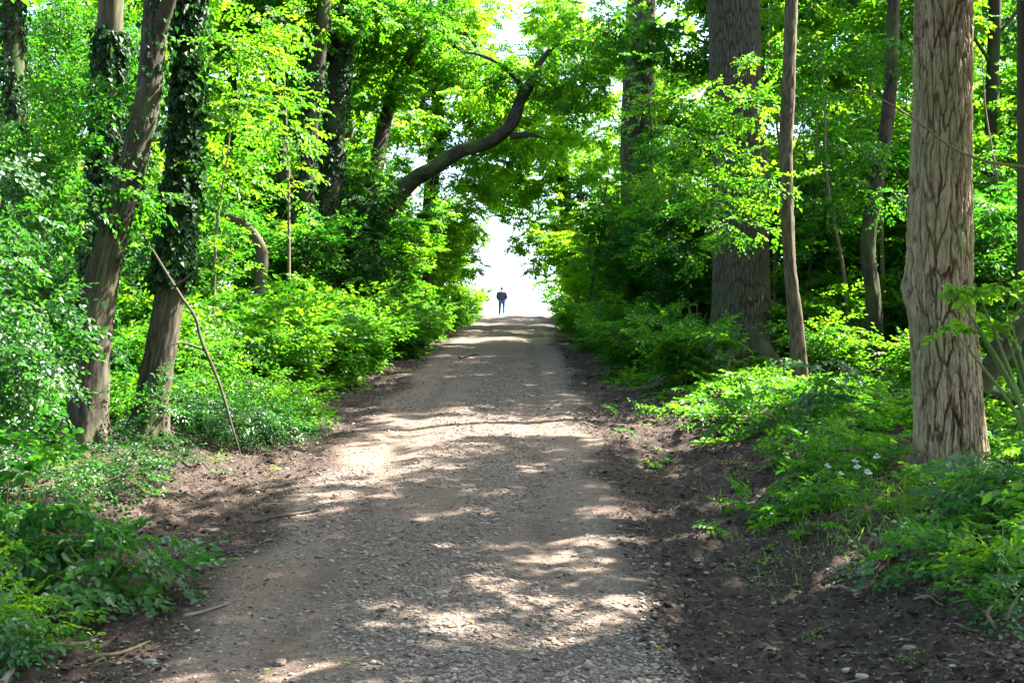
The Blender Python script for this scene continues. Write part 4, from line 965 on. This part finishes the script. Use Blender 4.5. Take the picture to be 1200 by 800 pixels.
for i, (px, py, d, l_) in enumerate(SAP):
    p = at(px, py, d); g = gz(p[0], p[1]); rr = np.random.default_rng(300+i)
    hh = rr.uniform(5, 8.5); lx, ly = rr.normal(0, .5, 2)
    t = thing('sapling', l_, 'sapling', (p[0]-lx*.3, p[1], g), 'thin saplings in the wood')
    mb = MB(); r0 = rr.uniform(.03, .055)
    pts = np.array([(0, 0, -.1), (lx*.12+rr.normal(0, .06), ly*.1, hh*.25), (lx*.4+rr.normal(0, .1), ly*.4, hh*.55), (lx*.7, ly*.8, hh*.8), (lx, ly, hh)])
    P = tube(mb, pts, np.array([r0, r0*.9, r0*.7, r0*.45, .008]), 8, 26, wob=.15, seed=i)
    mb.build('trunk', M['twig'] if i % 3 else M['dark_bark'], t, smooth=True)
    k = 70; ix = rr.integers(9, 26, k); A = np.stack([rr.normal(0, 1, k), rr.normal(0, 1, k), rr.normal(.05, .2, k)], 1)
    mb = MB(); add_sprays(mb, P[ix] + unit(A)*rr.uniform(.05, .8, (k, 1)), A, rr.uniform(.7, 1.2, k), .1, rr)
    mb.build('crown', M['beech'], t)

# ================================================================== NEARER PLANTS
rn = np.random.default_rng(909)
def near_bush(name, label, cat, x, y, lobes, leaf, W, mat, dens, nst, tpls=TPL, upj=.35, droop=.2, sscale=(.7, 1.2), shape='n', stemmat=None, group=None):
    """lobes in local metres; twigs run from the foot to every lobe"""
    t = thing(name, label, cat, (x, y, gz(x, y)), group)
    C, A = lobe_sprays(lobes, dens, rn, droop)
    k = C[:, 2] > .03; C, A = C[k], A[k]
    mb = MB(); add_sprays(mb, C, A, rn.uniform(*sscale, len(C)), leaf, rn, W=W, shape=shape, upj=upj, tpls=tpls)
    mb.build('foliage', mat, t)
    for i in range(min(nst, len(lobes))):
        lx, ly, lz, r1, r2 = lobes[i]; mb = MB()
        tube(mb, np.array([(lx*.1, ly*.1, -.08), (lx*.35+rn.normal(0, .05), ly*.35, lz*.5), (lx, ly, lz+r2*.3)]), np.array([.018, .013, .004])*(1 if lz < 1.5 else 1.7), 6, 14, wob=.2, seed=i)
        mb.build('stem', stemmat or M['twig'], t, smooth=True)
    return t
# small-leaved hawthorn at the left edge: sprays point right, leaves glossy
TPH = [spray_tpl(np.random.default_rng(400+i), nt=4, nl=9, ln=.55) for i in range(6)]
def rl(cx_, cz_, n, sx, sz, r, ydepth=.5):
    return [(cx_+rn.normal(0, sx), rn.normal(0, ydepth), cz_+rn.normal(0, sz), r*rn.uniform(.7, 1.2), r*rn.uniform(.28, .45)) for _ in range(n)]
near_bush('hawthorn', 'glossy small-leaved hawthorn glinting white at the left edge', 'shrub', -5.9, 13.6,
          rl(0, 2.6, 9, .45, .7, .55) + rl(.2, 1.3, 9, .45, .45, .5) + rl(-.1, .6, 5, .4, .25, .45) + [(.75, -.1, 2.05, .4, .14), (.95, 0, 1.15, .42, .14), (.85, 0, 1.75, .4, .13)], .075, .7, M['hawthorn'], 62, 10, TPH, .75)
near_bush('hawthorn', 'taller hawthorn behind the glinting one, in front of the straight dark trunk', 'shrub', -7.4, 17.6,
          rl(0, 3.3, 10, .7, .9, .7) + rl(.2, 1.6, 8, .6, .5, .6), .085, .7, M['hawthorn'], 40, 8, TPH, .75)
near_bush('broad_leaved_bush', 'low dark broad-leaved bush at the left path edge', 'bush', -3.35, 10.4,
          [(0, 0, .45, .34, .2), (.3, -.1, .36, .28, .16), (-.35, .1, .55, .33, .2), (.45, .1, .2, .26, .13), (-.1, -.3, .25, .32, .16), (-.65, -.1, .35, .32, .2), (.1, .35, .55, .28, .17)], .105, .68, M['bramble'], 95, 6, droop=.2, sscale=(.6, .95), upj=.5)
near_bush('broad_leaved_bush', 'big-leaved bush with pale shining leaves below the hawthorn', 'bush', -4.15, 10.6,
          [(0, 0, .9, .34, .25), (-.3, 0, 1.05, .36, .25), (.3, .05, .75, .3, .2), (-.2, -.2, .5, .4, .3), (.2, -.15, .35, .34, .2)], .12, .8, M['hazel'], 70, 4, droop=.45, sscale=(.8, 1.1))
near_bush('leafy_plant', 'yellow-green leafy plant in a sun spot at the left edge', 'plant', -3.62, 9.35,
          [(0, 0, .28, .26, .17), (-.22, .1, .33, .24, .16), (.2, .05, .2, .22, .12)], .06, .72, M['young'], 330, 3, droop=.2, sscale=(.45, .7), stemmat=M['green_stem'])
near_bush('bramble', 'dark bramble in the bottom left corner by the sawn log end', 'bramble', -3.42, 8.75,
          [(0, 0, .28, .26, .16), (-.2, .05, .38, .24, .16), (.12, .15, .2, .2, .12)], .078, .66, M['bramble'], 230, 3, droop=.3, sscale=(.5, .8))
near_bush('leafy_plant', 'low nettle-like plant at the foot of the leaning trunk', 'plant', -4.6, 14.4,
          [(0, 0, .14, .3, .1), (.4, -.1, .12, .26, .1), (-.4, .1, .16, .3, .12)], .07, .6, M['bramble'], 130, 4, sscale=(.6, .9), shape='d')
near_bush('leafy_shrub', 'pale sun-bleached shrub at the foot of the dead leaning branch', 'shrub', -3.85, 18.3,
          rl(0, .55, 8, .5, .25, .4, .4) + rl(-.4, .8, 4, .4, .2, .36, .4), .065, .6, M['hawthorn'], 120, 6, TPH, .4, shape='d')
near_bush('leafy_shrub', 'sunlit shrub on the left verge to the right of the dead leaning branch', 'shrub', -3.7, 19.8,
          rl(0, .45, 7, .4, .2, .36, .5) + rl(-.5, .75, 4, .3, .2, .36, .4), .07, .6, M['herb'], 120, 5, TPL, .4, shape='d')
# right side
near_bush('bramble', 'bramble with large dark leaves wrapping the foot of the furrowed robinia', 'bramble', 4.35, 11.6,
          [(0, 0, .35, .36, .2), (.4, .1, .45, .36, .22), (.8, .1, .4, .36, .22), (-.35, -.05, .22, .3, .15), (.55, -.3, .3, .34, .18), (.2, .3, .6, .3, .2), (1.1, .2, .6, .3, .25)], .095, .7, M['bramble'], 125, 6, droop=.15, sscale=(.6, .95))
near_bush('bramble', 'low bramble spilling onto dark soil in front of the robinia', 'bramble', 3.15, 10.2,
          [(0, 0, .17, .24, .11), (.3, .1, .22, .26, .13), (-.12, .15, .1, .2, .08)], .075, .7, M['bramble'], 210, 3, droop=.1, sscale=(.5, .8))
near_bush('bramble', 'bramble with bright yellow-green shoot at the right edge', 'bramble', 3.62, 9.5,
          [(0, 0, .5, .2, .18), (.12, -.05, .34, .22, .14), (.3, .05, .46, .22, .16), (0, .12, .2, .22, .12)], .115, .66, M['young'], 150, 4, droop=.0, sscale=(.6, .9), stemmat=M['green_stem'])
near_bush('leafy_plant', 'dark seedling clump in the bottom right corner', 'plant', 3.32, 8.75,
          [(0, 0, .16, .16, .1), (.18, .05, .22, .18, .12), (.12, -.12, .08, .16, .07)], .065, .7, M['bramble'], 330, 3, droop=.1, sscale=(.45, .7))
near_bush('leafy_plant', 'tall bluish-green broad-leaved clump in front of the slim curving trunk', 'plant', 3.85, 17.6,
          [(0, 0, .5, .4, .22), (.4, .1, .7, .34, .25), (-.5, 0, .35, .4, .16), (.65, .1, 1.0, .22, .25)], .13, .6, M['bramble'], 70, 4, droop=.15, sscale=(.8, 1.1))
near_bush('hazel_sprig', 'bright hazel sprig reaching in from the right across the furrowed robinia', 'sprig', 5.25, 12.4,
          [(-1.0, 0, 2.28, .11, .04), (-.75, 0, 2.27, .12, .04), (-.5, 0, 2.24, .11, .03), (-.25, 0, 2.22, .12, .03), (-.95, .05, 1.82, .10, .03), (-.72, .05, 1.84, .10, .03), (.0, .1, 2.15, .2, .1), (-.45, .05, 1.86, .08, .03)], .10, .8, M['young'], 330, 8, upj=.3, droop=.1, sscale=(.4, .6), stemmat=M['green_stem'])

def nettle(label, x, y, h, n, leaf, mat, flower=False, name='nettle', cat='plant', group=None):
    t = thing(name, label, cat, (x, y, gz(x, y)), group)
    mb = MB()
    for s in range(n):
        a = rn.uniform(0, 6.28); o = .03+.13*h*(s > 0); hh = h*rn.uniform(.7, 1.05); tl = rn.normal(0, .12, 2)
        pts = np.array([(math.cos(a)*o, math.sin(a)*o, -.03), (math.cos(a)*o+tl[0]*hh*.4, math.sin(a)*o+tl[1]*hh*.4, hh*.55), (math.cos(a)*o*1.3+tl[0]*hh, math.sin(a)*o*1.3+tl[1]*hh, hh)])
        m1 = MB(); P = tube(m1, pts, np.array([.005, .004, .002])*max(h, .6), 5, 12); m1.build('stem', M['green_stem'], t, smooth=True)
        k = int(5+6*h)
        for i in range(k):
            f = .2+.8*(i+.5)/k; q = P[int(f*11)]; b = i*PI/2+rn.uniform(-.3, .3)
            for g2 in (0, PI):
                d = np.array([[math.cos(b+g2), math.sin(b+g2), .1-.5*(1-f)]]); L = leaf*(1.2-.75*f)*rn.uniform(.85, 1.15)
                leaf_geo(mb, (q + d[0]*.02)[None], d, np.array([[rn.normal(0, .2), rn.normal(0, .2), 1]]), L, .55, 'n', 0, np.clip([.25+.6*f*rn.random()+.1], 0, 1), rn, curl=.25)
        if flower:
            hd = MB(); c0 = P[-1]
            for r_ in range(9):
                a2 = r_*.7; rr_ = .026*(r_ > 0); cc = c0 + np.array([math.cos(a2)*rr_, math.sin(a2)*rr_, .03-.025*(r_ > 0)+rn.normal(0, .008)])
                m_ = 12; d = np.stack([rn.normal(0, 1, m_), rn.normal(0, 1, m_), rn.uniform(0, .6, m_)], 1)
                leaf_geo(hd, np.repeat(cc[None], m_, 0), d, np.stack([rn.normal(0, .8, m_), rn.normal(-.5, .8, m_), np.ones(m_)], 1), rn.uniform(.012, .022, m_), .8, 'd', 0, None, rn)
            hd.build('flower_head', M['petal'], t)
    mb.build('foliage', mat, t)
    return t
for px, py, d, h, n, l in [(985, 505, 14.4, .8, 3, 'tallest nettle left of the furrowed robinia with a pale tip'), (960, 520, 14.0, .55, 3, 'nettle clump among herbs left of the white flower heads'),
        (905, 505, 15.6, .5, 4, 'nettle clump at the left end of the right-hand green verge'), (930, 555, 13.0, .45, 4, 'nettle clump on the edge of the dark right verge'),
        (1065, 600, 11.4, .4, 3, 'nettle clump before the robinia beside the sunlit grass'), (1130, 640, 10.4, .45, 3, 'nettle clump under the right foreground bramble'),
        (860, 480, 18.0, .5, 4, 'nettle clump at the dark foot of the massive oak'), (1010, 580, 12.2, .4, 4, 'nettle clump just left of the sunlit grass tuft'),
        (800, 468, 19.5, .5, 4, 'nettle clump on the right verge left of the massive oak'), (1170, 560, 12.2, .6, 3, 'nettle clump right of the furrowed robinia foot')]:
    p = at(px, py, d); nettle(l, p[0], p[1], h, n, .085, M['herb'], group='nettles on the right verge')
for px, py, d, l in [(975, 540, 13.2, 'white umbel plant left of the others on the right verge'), (1008, 535, 13.4, 'white umbel plant in the middle of the herb patch'), (1020, 548, 13.0, 'white umbel plant nearest the furrowed robinia')]:
    p = at(px, py, d); nettle(l, p[0], p[1], .42, 2, .07, M['herb'], True, 'cow_parsley', 'flower', 'white umbels on the right verge')

# ---- carpets nobody could count
def cover(name, label, n, x0, x1, y0, y1, keep, hfun, leaf, mat, rng, W=.62, shape='d', pw=1.4):
    x, y, u, e = scatter(n, x0, x1, y0, y1, keep, rng, pw)
    k = len(x); hh = hfun(u, e, x, y)*rng.random(k)**.8
    C = np.stack([x, y, height(x, y, False) + .03 + hh], 1); A = np.stack([rng.normal(0, 1, k), rng.normal(0, 1, k), rng.normal(.1, .2, k)], 1)
    mb = MB(); add_sprays(mb, C, A, rng.uniform(.5, .9, k), leaf, rng, W=W, shape=shape)
    return tag(mb.build(name, mat, None), label, kind='stuff')
rc = np.random.default_rng(55)
def patch(x, y, s=1.0, seed=60): return vnoise(x*.8*s, y*.6*s, seed=seed)*.6 + vnoise(x*2.3*s, y*2.0*s, seed=seed+1)*.4
cover('undergrowth', 'low green herbs carpeting the right verge', 9500, 1.5, 9.5, 9.2, 34,
      lambda u, e, x, y, r: (e > .8-.4*sstep(15, 18, y)) & (r < .8*sstep(.8, 2.2, e-.5*sstep(12.5, 9.5, y)+.5*sstep(14, 18, y))*sstep(-.3, .3, patch(x, y)+.2*sstep(1.5, 3, e)-.15*sstep(20, 26, y))),
      lambda u, e, x, y: .08+.26*sstep(1.2, 3.0, e), .10, M['herb'], rc)
cover('undergrowth', 'low green herbs carpeting the left side of the wood', 12000, -11, -1.8, 15.0, 45,
      lambda u, e, x, y, r: (e > .7 + .8*sstep(20, 16, y)) & ((y > 18.6) | (x < -7.2)) & (r < sstep(.6, 1.9, e-.8*sstep(20, 16, y))*sstep(-.55, .1, patch(x, y, 1, 70)+.2)),
      lambda u, e, x, y: .12+.5*sstep(.8, 2.5, e), .09, M['herb'], rc)
cover('undergrowth', 'green herbs lining both banks far up the track', 9000, -9, 9, 34, 84,
      lambda u, e, x, y, r: (e > .7) & (r < sstep(.6, 1.8, e)), lambda u, e, x, y: .15+.5*sstep(1, 2.5, e), .09, M['herb'], rc, pw=1.)
cover('seedlings', 'scattered small seedlings pushing through the dark verges', 260, -4.5, 4.5, 8.4, 20,
      lambda u, e, x, y, r: (e > .35) & (r < .75), lambda u, e, x, y: .02+0*u, .035, M['young'], rc, shape='n')
cover('ground_ivy', 'dark ivy leaves creeping over the ground under the left trees', 5200, -10, -3, 8.5, 24,
      lambda u, e, x, y, r: (e > 1.3) & (r < sstep(1.2, 2.4, e)), lambda u, e, x, y: .06+.06*e*0, .06, M['ivy'], rc, W=.8)
# grass around the sunlit tuft
x, y, u, e = scatter(3800, 2.4, 5.2, 10.2, 15.5, lambda u, e, x, y, r: (e > .9) & (r < np.exp(-((x-3.7)/.9)**2-((y-12.2)/1.2)**2)+.06), rg)
n = len(x); P = np.stack([x, y, height(x, y)-.01], 1)
D = np.stack([rg.normal(0, .38, n), rg.normal(0, .38, n), np.ones(n)], 1); Q = np.stack([rg.normal(0, 1, n), rg.normal(0, 1, n), np.zeros(n)+.05], 1)
mb = MB(); leaf_geo(mb, P, D, Q, rg.uniform(.07, .2, n), .05, 'n', 0, None, rg, fold=.3, curl=.35)
tag(mb.build('grass', M['grass'], None), 'fine green grass growing on the right verge before the robinia', kind='stuff')

# ---- the wood's far depth on both sides
def far_mass(name, label, boxes, leaf, mat, rng):
    C, A = [], []
    for (x0, x1, y0, y1, z0, z1, n) in boxes:
        x = rng.uniform(x0, x1, n); y = rng.uniform(y0, y1, n); zz = rng.uniform(z0, z1, n)
        k = vnoise(x*.28, y*.28, zz*.35, seed=91) + .5*vnoise(x*.8, y*.8, zz*.9, seed=92) > -.12
        x, y, zz = x[k], y[k], zz[k]
        C.append(np.stack([x, y, prof(y)+zz], 1)); A.append(np.stack([rng.normal(0, 1, len(x)), rng.normal(0, 1, len(x)), rng.normal(-.1, .3, len(x))], 1))
    C, A = np.concatenate(C), np.concatenate(A)
    mb = MB(); add_sprays(mb, C, A, rng.uniform(1.2, 2.2, len(C)), leaf, rng)
    return tag(mb.build(name, mat, None), label, kind='stuff')
far_mass('far_wood', 'mass of distant leaves closing the wood behind the trees on the right', [(16, 34, 52, 72, .3, 15, 3600), (22, 40, 66, 78, .3, 9, 1200)], .2, M['hazel'], np.random.default_rng(61))
far_mass('far_wood', 'mass of distant leaves closing the wood behind the trees on the left', [(-34, -16, 46, 68, .3, 9, 2600), (-20, -8, 64, 78, .3, 13, 1700)], .2, M['beech'], np.random.default_rng(62))

# ================================================================== remove the unplaced prototypes
for r_ in PARK:
    for c_ in list(r_.children): bpy.data.objects.remove(c_)
    bpy.data.objects.remove(r_)

# ================================================================== LIGHT, SKY, CAMERA
SUN_AZ, SUN_EL = math.radians(70), math.radians(52)
w = bpy.data.worlds.new('World'); sc.world = w; w.use_nodes = True
nt = w.node_tree; nt.nodes.clear()
sky = nt.nodes.new('ShaderNodeTexSky'); sky.sky_type = 'NISHITA'; sky.sun_disc = False
sky.sun_elevation = SUN_EL; sky.sun_rotation = SUN_AZ; sky.dust_density = 2.5; sky.air_density = 1.0
bg = nt.nodes.new('ShaderNodeBackground'); bg.inputs['Strength'].default_value = .095
wo = nt.nodes.new('ShaderNodeOutputWorld'); nt.links.new(sky.outputs[0], bg.inputs[0]); nt.links.new(bg.outputs[0], wo.inputs[0])
sd = bpy.data.lights.new('sun', 'SUN'); sd.energy = 5.0; sd.angle = math.radians(.53); sd.color = (1, .94, .87)
so = bpy.data.objects.new('sun', sd); COL.objects.link(so)
sv = Vector((math.sin(SUN_AZ)*math.cos(SUN_EL), math.cos(SUN_AZ)*math.cos(SUN_EL), math.sin(SUN_EL)))
so.rotation_euler = sv.to_track_quat('Z', 'Y').to_euler(); so.location = (0, 0, 40)
cd = bpy.data.cameras.new('camera'); cam = bpy.data.objects.new('camera', cd); COL.objects.link(cam)
cd.sensor_width = 36; cd.lens = 36*F/1200; cd.clip_end = 3000; cd.clip_start = .05
cam.location = CAM; cam.rotation_euler = (PI/2 + PITCH, 0, 0); sc.camera = cam
sc.view_settings.view_transform = 'Standard'; sc.view_settings.look = 'None'
sc.view_settings.exposure = 3.15; sc.view_settings.gamma = 1
cy = sc.cycles
cy.max_bounces = 8; cy.diffuse_bounces = 5; cy.glossy_bounces = 2; cy.transmission_bounces = 5; cy.transparent_max_bounces = 4
cy.sample_clamp_indirect = 6; cy.use_denoising = True; cy.use_adaptive_sampling = True; cy.adaptive_threshold = .02
try: cy.denoiser = 'OPENIMAGEDENOISE'; cy.denoising_input_passes = 'RGB_ALBEDO_NORMAL'; cy.denoising_prefilter = 'ACCURATE'
except Exception: pass
cy.caustics_reflective = False; cy.caustics_refractive = False
sc.render.use_persistent_data = False
